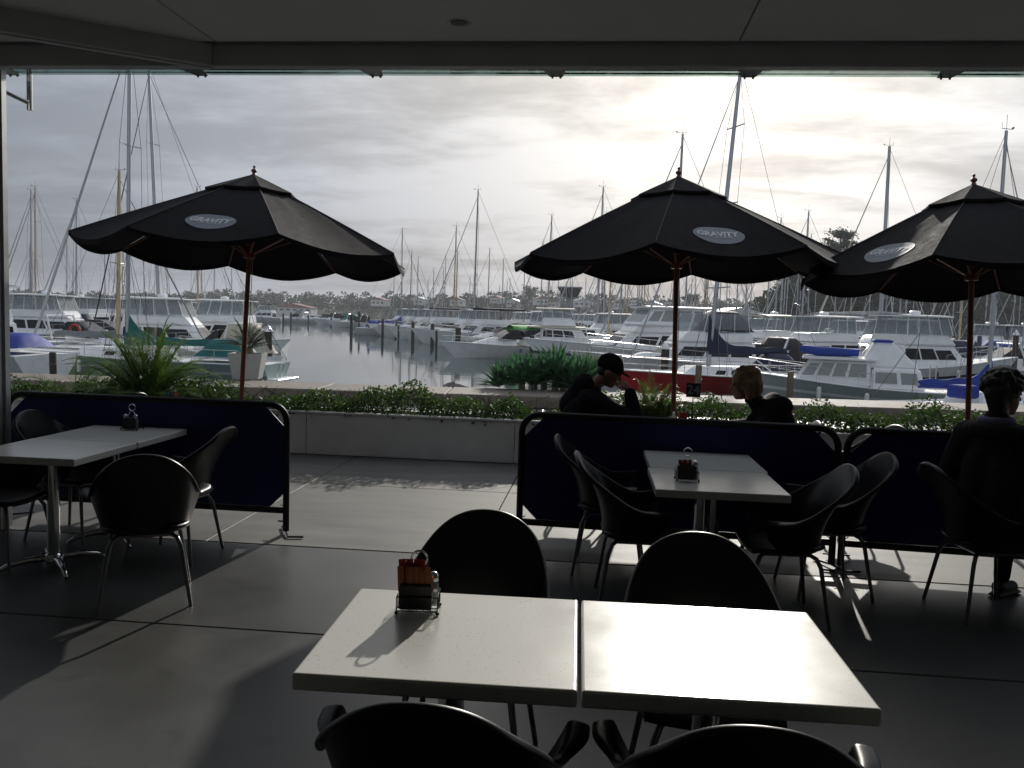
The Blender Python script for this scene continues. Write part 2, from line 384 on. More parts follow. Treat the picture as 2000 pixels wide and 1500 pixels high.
# downlight
dl = empty('downlight', (-.94, 5.47, ZC), label='round recessed downlight in the ceiling', cat='downlight')
MB().lathe([(.055, 0), (.075, -.004), (.078, 0)], 24).build('trim_ring', mat('white_enamel', (.5, .5, .5), .4), dl, smooth=True)
MB().lathe([(.05, -.003), (.05, .05)], 20).build('lamp_recess', mat('black_plastic_matt', (.012, .012, .014), .5), dl)

# ---------------- planter with its hedge
MP = mat('planter_render', (.74, .74, .71), rough=.75, var=.12, vscale=3, detail=8, bump=.06, bscale=50)
pl = empty('planter', (0, 10.05, 0), label='long low pale concrete planter holding the hedge at the terrace edge', cat='planter')
xs = [-13.0, -10.5, -8.1, -5.73, -3.33, -.93, 1.47, 3.87, 6.27, 8.7, 12]
for a, b in zip(xs, xs[1:]):
    MB().box(((a+b)/2, -.28, .235), (b-a-.008, .07, .47), b=.005).build('front_panel', MP, pl)
    MB().box(((a+b)/2, .33, .235), (b-a-.008, .07, .47), b=.005).build('back_panel', MP, pl)
    MB().box(((a+b)/2, -.285, .482), (b-a-.004, .10, .022), b=.004).build('coping', MP, pl)
MB().box((-.5, .025, .40), (25, .54, .08)).build('soil', mat('soil', (.03, .022, .016), .95, var=.3, bump=.5), pl)
LG = leaf_mat('hedge_leaf', (.085, .15, .03), (.022, .05, .012), .6)
def hedge():
    rnd = random.Random(3); b = MB()
    for i in range(26000):
        x = rnd.uniform(-7.5, 6.2)
        top = .28+.09*math.sin(x*2.1)+.06*math.sin(x*5.3+1)+.05*math.sin(x*11)
        if 1.6 < x < 2.9: top += .10
        t = rnd.random()**.6
        z = .42+t*top*rnd.uniform(.7, 1.08); y = rnd.uniform(-.34, .34)*(1-.35*t*t)
        y = math.copysign(abs(y)**.8*.34**.2, y)
        s = rnd.uniform(.016, .034)
        d = Vector((rnd.gauss(0, 1), rnd.gauss(0, 1), rnd.gauss(.5, .8))).normalized(); u = d.cross(Vector((rnd.gauss(0, 1), rnd.gauss(0, 1), rnd.gauss(0, 1)))).normalized()
        p = Vector((x, y, z)); q = d.cross(u)*s*.05
        b.add([p-d*s, p+u*s*.5+q, p+d*s, p-u*s*.5+q], [(0, 1, 2, 3)])
    return b
HG = hedge().build('hedge', LG, loc=(0, 10.05, 0), kind='stuff', label='low leafy green hedge growing along the planter', cat='hedge', fix=False)
st = MB(); rnd = random.Random(9)
for i in range(420):
    x = rnd.uniform(-7.4, 6.1); y = rnd.uniform(-.2, .2)
    st.tube([(x, y, .42), (x+rnd.gauss(0, .05), y+rnd.gauss(0, .05), .6), (x+rnd.gauss(0, .1), y+rnd.gauss(0, .1), .72)], [.006, .004, .002], 4)
st.build('stem', mat('twig', (.07, .05, .03), .8), HG, kind='stuff')
# ================================================================ UMBRELLAS
MCAN = mat('black_canvas', (.0065, .0065, .009), rough=.85, spec=.12, var=.25, vscale=14, bump=.15, bscale=220)
MWD = mat('oiled_hardwood', (.20, .055, .022), rough=.45, var=.35, vscale=18, stretch=(6, 6, .6))
MLOGO = mat('logo_oval', (.13, .155, .195), rough=.6)
MLOGT = mat('logo_lettering', (.46, .50, .54), rough=.6)
MBRASS = mat('dull_brass', (.35, .22, .10), rough=.4, metal=.6)
MSEAM = mat('canvas_seam', (.03, .03, .034), .7, spec=.3)
def text_mesh(txt, size, shear=.25, offset=.0):
    c = bpy.data.curves.new('t', 'FONT'); c.body = txt; c.size = size; c.shear = shear; c.offset = offset; c.align_x = 'CENTER'; c.align_y = 'CENTER'; c.resolution_u = 3
    o = bpy.data.objects.new('t', c); col.objects.link(o)
    dg = bpy.context.evaluated_depsgraph_get(); me = bpy.data.meshes.new_from_object(o.evaluated_get(dg))
    bpy.data.objects.remove(o); bpy.data.curves.remove(c); return me
def bake(o):
    dg = bpy.context.evaluated_depsgraph_get(); dg.update(); me = bpy.data.meshes.new_from_object(o.evaluated_get(dg))
    old = o.data; o.modifiers.clear(); o.data = me; return me
def umbrella(label, base, lean, Rr, rim, apex, phi, sag, seed):
    rnd = random.Random(seed)
    u = empty('market_umbrella', base, 0, label, 'umbrella', 'black market umbrellas on the terrace'); u.rotation_euler = (lean[0], lean[1], 0)
    MB().tube([(0, 0, .03), (0, 0, apex)], .0235, 14).build('pole', MWD, u, smooth=True)
    MB(). lathe([(.016, 0), (.023, .006), (.020, .022), (.013, .03), (.026, .042), (.029, .054), (.022, .066), (.009, .074), (.008, .080), (.013, .088), (.013, .096), (.006, .104), (.001, .106)], 14, (0, 0, apex+.012)).build('finial', mat('dark_turned_wood', (.11, .04, .02), .45), u, smooth=True)
    MB().lathe([(.24, 0), (.24, .03), (.22, .055), (.05, .075), (.04, .30), (.03, .30)], 24).build('base_weight', mat('cast_base', (.05, .05, .05), .6, bump=.2), u, smooth=True)
    th = [phi+k*math.pi/4 for k in range(8)]
    jit = [rnd.uniform(-.018, .018) for k in range(8)]
    def rib(k, t):
        k %= 8; r = Rr*t; drop = (apex-rim)*(t*.94+.06*t*t) - jit[k]*t
        return Vector((r*math.cos(th[k]), r*math.sin(th[k]), apex-drop))
    def S(k, t, v):
        a, b = rib(k, t), rib(k+1, t); p = a.lerp(b, v); q = 4*v*(1-v); n = (a+b)*.5
        out = Vector((n.x, n.y, 0)); out = out.normalized() if out.length > 1e-6 else out
        p.z -= sag[k % len(sag)]*q*t**2.2 + .012*q*t; p += out*(.035*q*t**6)
        p.z += (.010*math.sin(v*11+k*1.7+t*5)+.006*math.sin(v*23+k+t*9))*t*(1.15-t)
        return p
    for k in range(8):
        g = [[S(k, .035+.965*i/13, j/12) for j in range(13)] for i in range(14)]
        b = MB().grid(g)
        # short hem turned down at the edge
        e = [S(k, 1, j/12) for j in range(13)]; b.grid([e, [p+Vector((0, 0, -.028-.02*math.sin(math.pi*j/12))) for j, p in enumerate(e)]])
        o = b.build('canopy_panel', MCAN, u, smooth=60, fix=False)
    for k in range(8): MB().tube([rib(k, .06+.94*i/8)+Vector((0, 0, .004)) for i in range(9)], .0045, 5).build('seam', MSEAM, u, smooth=True)
    vt = MB()
    for k in range(8):
        def V(t, v):
            a, b = rib(k, t), rib(k+1, t); p = a.lerp(b, v); p.z += .032+.02*t-.05*t*4*v*(1-v)*.5; return p
        vt.grid([[V(.015+.265*i/5, j/6) for j in range(7)] for i in range(6)])
        e = [V(.28, j/6) for j in range(7)]; vt.grid([e, [p-Vector((0, 0, .022)) for p in e]])
    vt.build('vent_cap', MCAN, u, smooth=60, fix=False)
    hz = rim-.02
    for k in range(8):
        a, b = rib(k, .05), rib(k, .985); off = Vector((0, 0, -.022))
        MB().tube([a+off, b+off], [.011, .009], 6).build('rib', MWD, u, smooth=True)
        m_ = rib(k, .52)+off; h = Vector((.045*math.cos(th[k]), .045*math.sin(th[k]), hz))
        MB().tube([h, m_], .0095, 6).build('strut', MWD, u, smooth=True)
    MB().lathe([(.026, -.05), (.055, -.045), (.058, -.01), (.05, .02), (.03, .03)], 16, (0, 0, hz)).build('runner', MWD, u, smooth=True)
    MB().lathe([(.026, -.05), (.06, -.045), (.06, .0), (.03, .01)], 16, (0, 0, apex-.06)).build('crown_hub', MWD, u, smooth=True)
    MB().tube([(.03, .02, hz-.05), (.034, .02, hz-.6), (.03, .025, 1.3), (.028, .02, 1.15)], .0035, 5).build('cord', mat('rope', (.45, .42, .38), .9), u)
    return u, S
def logo(u, S, k, t0, v0, Rr, slant):
    w0 = 2*math.sin(math.pi/8)*Rr
    def PT(a, b, off):                       # metres across / up the panel
        t = t0-b/slant; v = v0+a/(w0*t)
        p = S(k, t, v); n = (S(k, t, v+.02)-p).cross(S(k, t-.02, v)-p).normalized()
        if n.z < 0: n = -n
        return p+n*off
    rows = []
    for i in range(1, 9):
        rows.append([PT(.215*i/8*math.cos(2*math.pi*j/36), .155*i/8*math.sin(2*math.pi*j/36), .004) for j in range(36)])
    b = MB(); b.grid(rows, closed=True); b.add([PT(0, 0, .004)]+rows[0], [(0, j+1, (j+1) % 36+1) for j in range(36)])
    lg = b.build('logo_oval', MLOGO, u, fix=False)
    me = text_mesh('GRAVITY', .105, .22, .005)
    xs = [v.co.x for v in me.vertices]; w = max(xs)-min(xs); cx = (max(xs)+min(xs))/2; sc = .36/w
    for v in me.vertices: v.co = PT((v.co.x-cx)*sc, v.co.y*1.12+.012, .007)
    me.materials.append(MLOGT); link('lettering', me, lg)
    b = MB(); b.grid([[PT(x/10*.105, y, .007) for x in range(-10, 11)] for y in (-.050, -.043)]); b.build('tag_line', MLOGT, lg, fix=False)
def place_umb(label, top, low, y, Rr, rim, ty, phi, sag, seed, lk, lt=.70, lv=.5):
    A = at(*top, y=y); B = at(*low, y=y); tx = math.atan2(A.x-B.x, A.z-B.z)
    ap = A.z-.02; base = (B.x-(B.z)*math.tan(tx), y-math.tan(ty)*1.2, 0)
    u, S = umbrella(label, base, (-ty, tx), Rr, rim, ap, phi, sag, seed)
    logo(u, S, lk, lt, lv, Rr, math.hypot(Rr, ap-rim)); return u
T8 = math.pi/4
def ph(deg): return -math.pi/2+R(deg)-T8/2          # a panel whose middle faces the room, turned by deg
SG = [.085, .065, .08, .07, .09, .08, .065, .085]
place_umb('black parasol with an oval sign, over the barrier beside the jamb post', (488, 338), (473, 785), 8.5, 1.62, 2.215, R(3.2), ph(8), SG, 1, 0, .78, .46)
place_umb('black parasol over the table where two people sit', (1326, 345), (1315, 800), 8.5, 1.60, 2.21, R(1.2), ph(12), SG, 2, 0, .80, .49)
place_umb('black parasol with an oval sign, above the person with curly hair', (1911, 357), (1888, 835), 8.1, 1.50, 2.15, R(3.2), ph(-54), SG, 3, 0, .80, .50)

# ================================================================ BARRIERS
MFR = mat('black_powdercoat', (.008, .008, .009), rough=.5, spec=.3)
MBN = mat('navy_banner', (.005, .007, .115), rough=.55, spec=.35, var=.1, vscale=4, bump=.1, bscale=300)
def barrier(label, a, b, h=.965):
    a, b = Vector((*a, 0)), Vector((*b, 0)); d = b-a; W = d.length
    o = empty('cafe_barrier', a, math.atan2(d.y, d.x), label, 'barrier', 'navy cafe barriers along the terrace')
    r = .13; n = 8
    path = [(0, 0, .02), (0, 0, h-r)]+[(r-r*math.cos(i/n*math.pi/2), 0, h-r+r*math.sin(i/n*math.pi/2)) for i in range(1, n+1)]
    path += [(W-r+r*math.sin(i/n*math.pi/2), 0, h-r+r*math.cos(i/n*math.pi/2)) for i in range(0, n+1)]+[(W, 0, .02)]
    MB().tube(path, .024, 12).build('frame', MFR, o, smooth=True)
    MB().box((W/2, 0, .172), (W-.02, .03, .045), b=.006).build('bottom_rail', MFR, o)
    c = .10; x0, x1, z0, z1 = .022, W-.022, .196, h-.024
    poly = [(x0+c, z0), (x1-c, z0), (x1, z0+c), (x1, z1-c*1.3), (x1-c*1.3, z1), (x0+c*1.3, z1), (x0, z1-c*1.3), (x0, z0+c)]
    bn = MB().prism(poly, -.004, .004).build('banner', MBN, o)
    for x in (x0, x1):
        MB().tube([(x+(.02 if x < 1 else -.02), 0, z0+.02), (0 if x < 1 else W, 0, .19)], .004, 5).build('tie', mat('tie_cord', (.3, .3, .3), .7), bn)
    for x, s in ((0, 1), (W, -1)):
        f = MB()
        f.tube([(x-.09, .16, .008), (x, 0, .02), (x+.06, -.12, .008), (x+.17, -.10, .008)] if s < 0 else [(x+.09, .16, .008), (x, 0, .02), (x-.06, -.12, .008), (x-.15, -.10, .008)], .008, 6)
        f.build('foot', MFR, o, smooth=True)
        MB().tube([(x-s*.0, 0, .09), (x+s*.06, 0, .09)], .006, 6).build('adjuster', MFR, o)
    return o
barrier('dark blue fabric barrier behind the table by the jamb post', (-4.47, 6.23), (-2.27, 6.21), .955)
barrier('dark blue fabric barrier in front of the two seated people', (-.545, 6.26), (1.625, 6.13), .955)
barrier('dark blue fabric barrier behind the person with curly hair', (1.684, 6.125), (3.85, 5.96), .955)

# ================================================================ CHAIRS
MPL = mat('black_moulded_plastic', (.0045, .0045, .0055), rough=.38, spec=.32, var=.3, vscale=7, bump=.04, bscale=400)
MLEG = mat('grey_lacquered_steel', (.20, .20, .21), rough=.32, metal=.9)
def chair_proto():
    c = empty('tub_chair', (0, 0, 0), 0, 'x', 'chair', 'black tub chairs')
    NT, NS = 49, 14
    def plan(t, w, d, fl=1.):
        s = abs(t)
        if s <= .58:
            a = s/.58*math.pi/2; x, y = w*math.sin(a)**.9, -d*math.cos(a)**fl
        else: k = (s-.58)/.42; x, y = w*(1+.05*k), .17*k
        return math.copysign(x, t), y
    def rimh(t):
        q = min(abs(t)/.60, 1.0); f = math.sqrt(max(0, 1-q**2.6)); a_ = min(abs(t)/.58, 1.0)*math.pi/2; f = max(0, math.cos(a_))**1.05; return .60+.28*f+.012*max(0, (abs(t)-.6)/.4)
    P = []
    for i in range(NS+3):
        row = []
        for j in range(NT):
            t = -1+2*j/(NT-1); h = rimh(t); s = min(i/NS, 1.0)
            x0, y0 = plan(t, .215, .20); x1, y1 = plan(t, .265, .215, .62); k1 = min(1, max(0, (abs(t)-.46)/.34)); x1 *= 1+.09*k1*k1*(3-2*k1)
            y0 *= .80 if y0 > 0 else 1
            e = s**.75; x, y = lerp(x0, x1, e), lerp(y0, y1, e)
            z = lerp(.405, h, s)
            bq = min(1, max(0, (abs(t)-.22)/.42)); back = 1-bq*bq*(3-2*bq)
            y -= back*.15*s**1.4 - back*.02*math.sin(math.pi*s)
            # arms narrow towards their tips
            if abs(t) > .62: k = (abs(t)-.62)/.38; z = lerp(.405+.10*k*k, h, s)
            if i > NS:
                lip = (i-NS); ox = .018+.030*min(1, max(0, (abs(t)-.55)/.3)); n = Vector((x, y-.06, 0)).normalized()
                x += n.x*ox*lip*.6; y += n.y*ox*lip*.6*(1 if abs(t) < .6 else .3); z -= .004*lip*lip
            row.append((x, y, z))
        P.append(row)
    o = MB().grid(P).build('shell', MPL, c, smooth=180)
    md = o.modifiers.new('s', 'SOLIDIFY'); md.thickness = .010; md.offset = 0; md = o.modifiers.new('b', 'SUBSURF'); md.levels = md.render_levels = 1
    bake(o); o.data.polygons.foreach_set('use_smooth', [True]*len(o.data.polygons))
    g = []
    for i in range(13):
        row = []
        for j in range(13):
            v = -1+2*j/12; y = lerp(-.205, .205, i/12); hw = .232*math.sqrt(max(.0, 1-max(0, (-y-.02)/.215)**2.3)) if y < -.02 else .232-.02*max(0, (y-.1)/.13)
            x = v*hw; z = .418+.022*(v*v)+.02*max(0, (y-.12)/.11)**2*-1+.012*max(0, -y/.2)
            row.append((x, y, z))
        g.append(row)
    o = MB().grid(g).build('seat', MPL, c, smooth=180); md = o.modifiers.new('s', 'SOLIDIFY'); md.thickness = .022; md.offset = -1; bake(o); o.data.polygons.foreach_set('use_smooth', [True]*len(o.data.polygons))
    for sx in (-1, 1):
        for sy in (-1, 1):
            MB().tube([(sx*.13, sy*.12, .392), (sx*.165, sy*.155, .375), (sx*.185, sy*.175, .33), (sx*.235, sy*.225+.0, .0)], [.011, .0125, .0125, .0105], 10).build('leg', MLEG, c, smooth=True)
    MB().box((0, 0, .388), (.30, .28, .018), b=.004).build('under_frame', MLEG, c)
    return c
CH = chair_proto()
_first = [True]
def chair(label, x, y, face, group='black tub chairs'):
    """face: direction angle the sitter looks along, degrees from +X"""
    rz = R(face)-math.pi/2
    if _first[0]: _first[0] = False; c = CH; c.location = (x, y, 0); c.rotation_euler.z = rz
    else: c = copy_tree(CH, (x, y, 0), rz)
    c['label'] = label; c['group'] = group; return c
G_IN = 'black tub chairs inside the cafe'; G_OUT = 'black tub chairs on the terrace'
chair('black tub chair standing askew at the corner of the table by the blue barrier', -2.52, 4.66, 117, G_IN)
chair('black tub chair beside the empty floor, side-on to the table near the jamb', -2.77, 5.50, 180, G_IN)
chair('black tub chair with a lit inner back, between the jamb-side table and blue barrier', -3.70, 5.87, -4, G_IN)
chair('black tub chair pushed far under the jamb-side table', -3.76, 5.16, 0, G_IN)
chair('black tub chair at the middle table, closest to the gap between barriers', .10, 5.80, -3, G_IN)
chair('black tub chair at the middle table, level with its wire caddy, open floor behind', .25, 5.12, 2, G_IN)
chair('black tub chair at the middle table, opposite the wire caddy', 1.05, 5.04, 184, G_IN)
chair('black tub chair at the middle table, turned towards the person with curly hair', 1.43, 5.58, 186, G_IN)
chair('black tub chair on which the person with curly hair sits', 2.28, 5.32, 8, G_IN)
chair('black tub chair just showing its rim beside the dark floor', 2.52, 4.12, 0, G_IN)
chair('black tub chair behind the speckled table top that carries the caddy', -.44, 3.09, -92, G_IN)
chair('black tub chair behind the glaring empty speckled table top', .39, 2.90, -88, G_IN)
chair('black tub chair facing the sea at the table with the orange sachets', -.345, 2.055, 91, G_IN)
chair('black tub chair facing the sea at the empty glaring table', .36, 2.065, 87, G_IN)

# ================================================================ TABLES
def speckle_mat():
    M = bpy.data.materials.new('speckled_stone_laminate'); M.use_nodes = True; nt = M.node_tree; N = nt.nodes; L = nt.links; b = N['Principled BSDF']
    tc = N.new('ShaderNodeTexCoord'); v = N.new('ShaderNodeTexVoronoi'); v.inputs['Scale'].default_value = 85; L.new(tc.outputs['Object'], v.inputs[0])
    r = N.new('ShaderNodeValToRGB'); e = r.color_ramp.elements; e[0].position = 0; e[0].color = (.26, .22, .16, 1); e[1].position = .30; e[1].color = (.66, .66, .61, 1)
    L.new(v.outputs['Distance'], r.inputs[0])
    wn = N.new('ShaderNodeTexNoise'); wn.inputs['Scale'].default_value = 55; wn.inputs['Detail'].default_value = 3; L.new(tc.outputs['Object'], wn.inputs[0])
    gt = N.new('ShaderNodeMapRange'); gt.inputs[1].default_value = .52; gt.inputs[2].default_value = .60; L.new(wn.outputs[0], gt.inputs[0])
    mx = N.new('ShaderNodeMix'); mx.data_type = 'RGBA'; L.new(gt.outputs[0], mx.inputs[0]); mx.inputs[6].default_value = (.66, .66, .62, 1); L.new(r.outputs[0], mx.inputs[7]); L.new(mx.outputs[2], b.inputs['Base Color'])
    b.inputs['Specular IOR Level'].default_value = .5
    n = N.new('ShaderNodeTexNoise'); n.inputs['Scale'].default_value = 6; n.inputs['Detail'].default_value = 6; L.new(tc.outputs['Object'], n.inputs[0])
    q = N.new('ShaderNodeMapRange'); q.inputs[1].default_value = .3; q.inputs[2].default_value = .7; q.inputs[3].default_value = .21; q.inputs[4].default_value = .26; L.new(n.outputs[0], q.inputs[0]); L.new(q.outputs[0], b.inputs['Roughness'])
    return M
MTOP = speckle_mat()
MCH = mat('chrome', (.75, .75, .76), rough=.08, metal=1.)
def table_proto():
    t = empty('cafe_table', (0, 0, 0), 0, 'x', 'table', 'x')
    tt = MB().box((0, 0, .7275), (.715, .70, .045)).build('tabletop', MTOP, t)
    bm = bmesh.new(); bm.from_mesh(tt.data); bmesh.ops.bevel(bm, geom=bm.edges[:], offset=.008, segments=4, affect='EDGES', profile=.5); bm.to_mesh(tt.data); bm.free()
    MB().lathe([(.038, .055), (.038, .68), (.055, .69), (.055, .704)], 24).build('column', MCH, t, smooth=True)
    MB().box((0, 0, .69), (.34, .34, .012)).build('mounting_plate', MFR, t)
    b = MB().lathe([(.06, .03), (.06, .055), (.05, .075), (.04, .085)], 20).build('base', MCH, t, smooth=True)
    for k in range(4):
        a = math.pi/4+k*math.pi/2; c, s = math.cos(a), math.sin(a)
        MB().tube([(c*.04, s*.04, .055), (c*.14, s*.14, .058), (c*.25, s*.25, .042), (c*.305, s*.305, .018), (c*.315, s*.315, .004)], [.022, .02, .016, .013, .013], 10).build('foot', MCH, b, smooth=True)
    return t
TB = table_proto(); _ft = [True]
def table(label, x, y, rz=0., group='cafe tables with stone-look tops'):
    if _ft[0]: _ft[0] = False; t = TB; t.location = (x, y, 0); t.rotation_euler.z = rz
    else: t = copy_tree(TB, (x, y, 0), rz)
    t['label'] = label; t['group'] = group
a = .0252; ox, oy = -.7438, 2.0755
def nt_(u, v): return (ox+math.cos(a)*u-math.sin(a)*v, oy+math.sin(a)*u+math.cos(a)*v)
table('pale speckled square table carrying the caddy of orange sachets', *nt_(.36, .35), a)
table('pale speckled square table with nothing on it but sun glare', *nt_(1.085, .35), a)
table('white square table by the jamb with no caddy on it', -3.375, 5.12, 0.005)
table('white square table against the blue barrier by the jamb, with a caddy', -3.375, 5.83, 0.005)
table('white square table carrying a caddy in the middle of the room', .672, 5.085, .01)
table('white square table with nothing on it, touching the blue barrier in the middle', .680, 5.80, .01)
table('table at which two people sit in front of the parasol', .60, 7.30, .03)
table('table beyond the jamb-side barrier', -3.55, 7.45, .0)

# ================================================================ TABLE THINGS
MWIRE = mat('black_wire', (.012, .012, .012), rough=.35, metal=.5)
MGLS = vinyl_mat('shaker_glass', (.8, .84, .84), .62)
def caddy(label, x, y, rz, z=.75, ring=.17):
    c = empty('condiment_caddy', (x, y, z), rz, label, 'caddy', 'wire table caddies')
    w, d = .062, .045; k = MB()
    for zz in (.012, .055):
        k.tube([(-w, -d, zz), (w, -d, zz), (w, d, zz), (-w, d, zz)], .0022, 6, closed=True)
    for i in range(7):
        X = -w+2*w*i/6
        for Y in (-d, d): k.tube([(X, Y, .012), (X, Y, .055)], .0016, 5)
    for i in range(4):
        Y = -d+2*d*i/3
        for X in (-w, w): k.tube([(X, Y, .012), (X, Y, .055)], .0016, 5)
        k.tube([(-w, Y, .012), (w, Y, .012)], .0016, 5)
    for X in (-w, w):
        for Y in (-d, d): k.ell((X, Y, .006), (.006, .006, .006), 8, 6)
    k.build('rack', MWIRE, c)
    h = MB(); h.tube([(-.03, 0, .012), (-.03, 0, .09), (-.018, 0, .125), (0, 0, .138), (.018, 0, .125), (.03, 0, .09), (.03, 0, .012)], .0028, 8)
    h.tube([(.024*math.cos(t*math.pi/9), 0, .162+.024*math.sin(t*math.pi/9)) for t in range(18)], .0032, 8, closed=True)
    h.build('ring_handle', ST, c, smooth=True)
    MB().box((-.006, -.012, .052), (.100, .056, .080), b=.006).build('tray', mat('smoked_plastic', (.012, .010, .010), .3), c)
    return c
def shaker(label, x, y, rz, dx, dy, fill, z=.75):
    ca, sa = math.cos(rz), math.sin(rz)
    s = empty('shaker', (x+ca*dx-sa*dy, y+sa*dx+ca*dy, z+.014), rz, label, 'shaker', 'glass shakers in the table caddies')
    MB().lathe([(.015, 0), (.017, .004), (.0165, .06), (.014, .07), (.0135, .078)], 14).build('jar', MGLS, s, smooth=True)
    MB().lathe([(.0145, .003), (.0148, .042)], 12).build('contents', fill, s, smooth=True)
    MB().lathe([(.0155, .074), (.0165, .078), (.0165, .088), (.012, .098), (.004, .102)], 14).build('cap', ST, s, smooth=True)
MSALT = mat('salt', (.8, .8, .78), .8); MPEP = mat('pepper', (.10, .085, .07), .9, var=.5, vscale=300)
def sachet(x, y, rz, dx, dy, tilt, colr, h=.085, z=.75, lab='x', g='x'):
    ca, sa = math.cos(rz), math.sin(rz)
    b = MB(); b.grid([[(lerp(-.011, .011, j/4), .003*math.sin(math.pi*j/4)*math.sin(math.pi*min(1, max(0, (i-.0)/6))), h*i/6) for j in range(5)] for i in range(7)])
    b.grid([[(lerp(-.011, .011, j/4), -.003*math.sin(math.pi*j/4)*math.sin(math.pi*i/6), h*i/6) for j in range(5)] for i in range(7)])
    o = b.build('sugar_sachet', colr, loc=(x+ca*dx-sa*dy, y+sa*dx+ca*dy, z+.05), rz=rz+random.uniform(-.5, .5), label=lab, cat='sachet', group=g)
    o.rotation_euler.x = tilt; o.rotation_euler.y = random.uniform(-.15, .15)
ORG = mat('orange_paper', (.26, .075, .016), .6, var=.3, vscale=120); RED = mat('red_paper', (.25, .025, .02), .6, var=.3, vscale=120); BLU = mat('blue_paper', (.02, .10, .20), .6, var=.3, vscale=120)
nc = at(817, 1192, z=.75)
caddy('wire caddy packed with orange sugar sachets on a speckled table', nc.x, nc.y, .10)
for i in range(6): sachet(nc.x, nc.y, .1, -.050+.0175*i, -.030, -.12, ORG, .075, lab='orange sugar sachet in the front row of the caddy', g='orange sachets in the caddy', z=.768)
for i in range(4): sachet(nc.x, nc.y, .1, -.044+.016*i, -.008, -.05, RED, .086, lab='dark red sugar sachet behind the orange ones in the caddy', g='red sachets in the caddy', z=.775)
sachet(nc.x, nc.y, .1, .012, .012, -.1, BLU, .10, lab='blue sachet leaning between the two shakers', g='blue sachet in the caddy')
shaker('glass salt shaker with a steel cap at the corner of the sachet caddy', nc.x, nc.y, .1, .043, .022, MSALT)
shaker('glass pepper shaker with a steel cap behind the sachets', nc.x, nc.y, .1, -.020, .026, MPEP)
mc = at(1341, 938, z=.75)
caddy('wire caddy on the white table in the middle of the room', mc.x, mc.y, .05)
for i in range(4): sachet(mc.x, mc.y, .05, -.040+.016*i, -.02, -.08, RED, .07, lab='dark red sachet in the caddy on the middle table', g='sachets on the middle table')
shaker('glass salt shaker in the caddy on the middle table', mc.x, mc.y, .05, .043, .018, MPEP)
shaker('dark pepper shaker in the caddy on the middle table', mc.x, mc.y, .05, .043, -.02, MPEP)
lc = at(258, 834, z=.75); lc.x *= 6.02/lc.y; lc.y = 6.02
caddy('wire caddy on the white table against the jamb-side barrier', lc.x, lc.y, .0)
shaker('glass salt shaker on the table by the jamb-side barrier', lc.x, lc.y, 0, -.038, -.018, MSALT)
shaker('glass pepper shaker on the table by the jamb-side barrier', lc.x, lc.y, 0, .038, -.018, MPEP)
# table number stand
ns = at(1352, 812, y=7.25)
n24 = empty('table_number', (ns.x, 7.25, .75), 0, 'black table number sign 24 on a thin stem', 'sign')
MB().lathe([(.045, 0), (.045, .006), (.006, .012), (.004, .016)], 18).build('foot', MFR, n24, smooth=True)
MB().tube([(0, 0, .01), (0, 0, .30)], .004, 8).build('stem', MFR, n24)
bd = MB().box((0, 0, .345), (.115, .006, .115), b=.002).build('board', MFR, n24)
me = text_mesh('24', .105, 0, .002); me.materials.append(mat('grey_numerals', (.16, .17, .18), .6))
for v in me.vertices: v.co = Vector((v.co.x, -.0045, v.co.y+.345))
link('numerals', me, bd)
# crockery on the two people's table
MCER = mat('white_ceramic', (.75, .74, .70), .2, spec=.5)
def cup(label, x, y, z=.75):
    c = empty('coffee_cup', (x, y, z), random.uniform(0, 6), label, 'cup', 'coffee cups on the terrace tables')
    MB().lathe([(.03, 0), (.072, .012), (.073, .015), (.03, .008)], 20).build('saucer', MCER, c, smooth=True)
    MB().lathe([(.022, .012), (.03, .03), (.040, .062), (.041, .066), (.037, .064), (.028, .03)], 20).build('bowl', MCER, c, smooth=True)
    MB().tube([(.038, 0, .055), (.058, 0, .05), (.058, 0, .03), (.034, 0, .028)], .004, 6).build('handle', MCER, c, smooth=True)
cup('white coffee cup beside the table number', at(1372, 820, y=7.2).x, 7.2); cup('white coffee cup in front of the person in the cap', .36, 7.15)
b2 = empty('sauce_bottle', (at(1316, 805, y=7.4).x, 7.4, .75), 0, 'small white sauce bottle beside the parasol pole', 'bottle')
MB().lathe([(.025, 0), (.026, .09), (.018, .105), (.012, .12)], 14).build('body', MCER, b2, smooth=True); MB().lathe([(.013, .118), (.012, .138), (.005, .145)], 12).build('cap', MCER, b2, smooth=True)
caddy('wire caddy on the table where two people sit', at(1335, 812, y=7.45).x, 7.45, 0.)
caddy('wire caddy on the table beyond the jamb-side barrier', at(338, 790, y=7.45).x, 7.45, 0.)
for i in range(5): sachet(at(338, 790, y=7.45).x, 7.45, 0, -.04+.018*i, -.01, 0, ORG if i > 2 else BLU, .09, lab='bright sachet in the caddy beyond the jamb-side barrier', g='sachets beyond the barrier')
for i in range(4): sachet(at(1335, 812, y=7.45).x, 7.45, 0, -.04+.018*i, -.01, 0, RED, .09, lab='red sachet in the caddy on the two people\'s table', g='sachets on the two people\'s table')
# terrace chairs
chair('black tub chair under the person in the black cap', -.10, 7.30, 0, G_OUT)
chair('black tub chair under the blonde person in black', 1.40, 7.30, 180, G_OUT)
chair('black tub chair showing a thin rim above the barrier by the curly-haired person', at(1740, 829, z=.88).x-.3, at(1740, 829, z=.88).y-.1, 195, G_OUT)
q = at(262, 764, z=.88)
chair('black tub chair with a sunlit back beyond the jamb-side barrier', q.x-.3, q.y, 170, G_OUT)
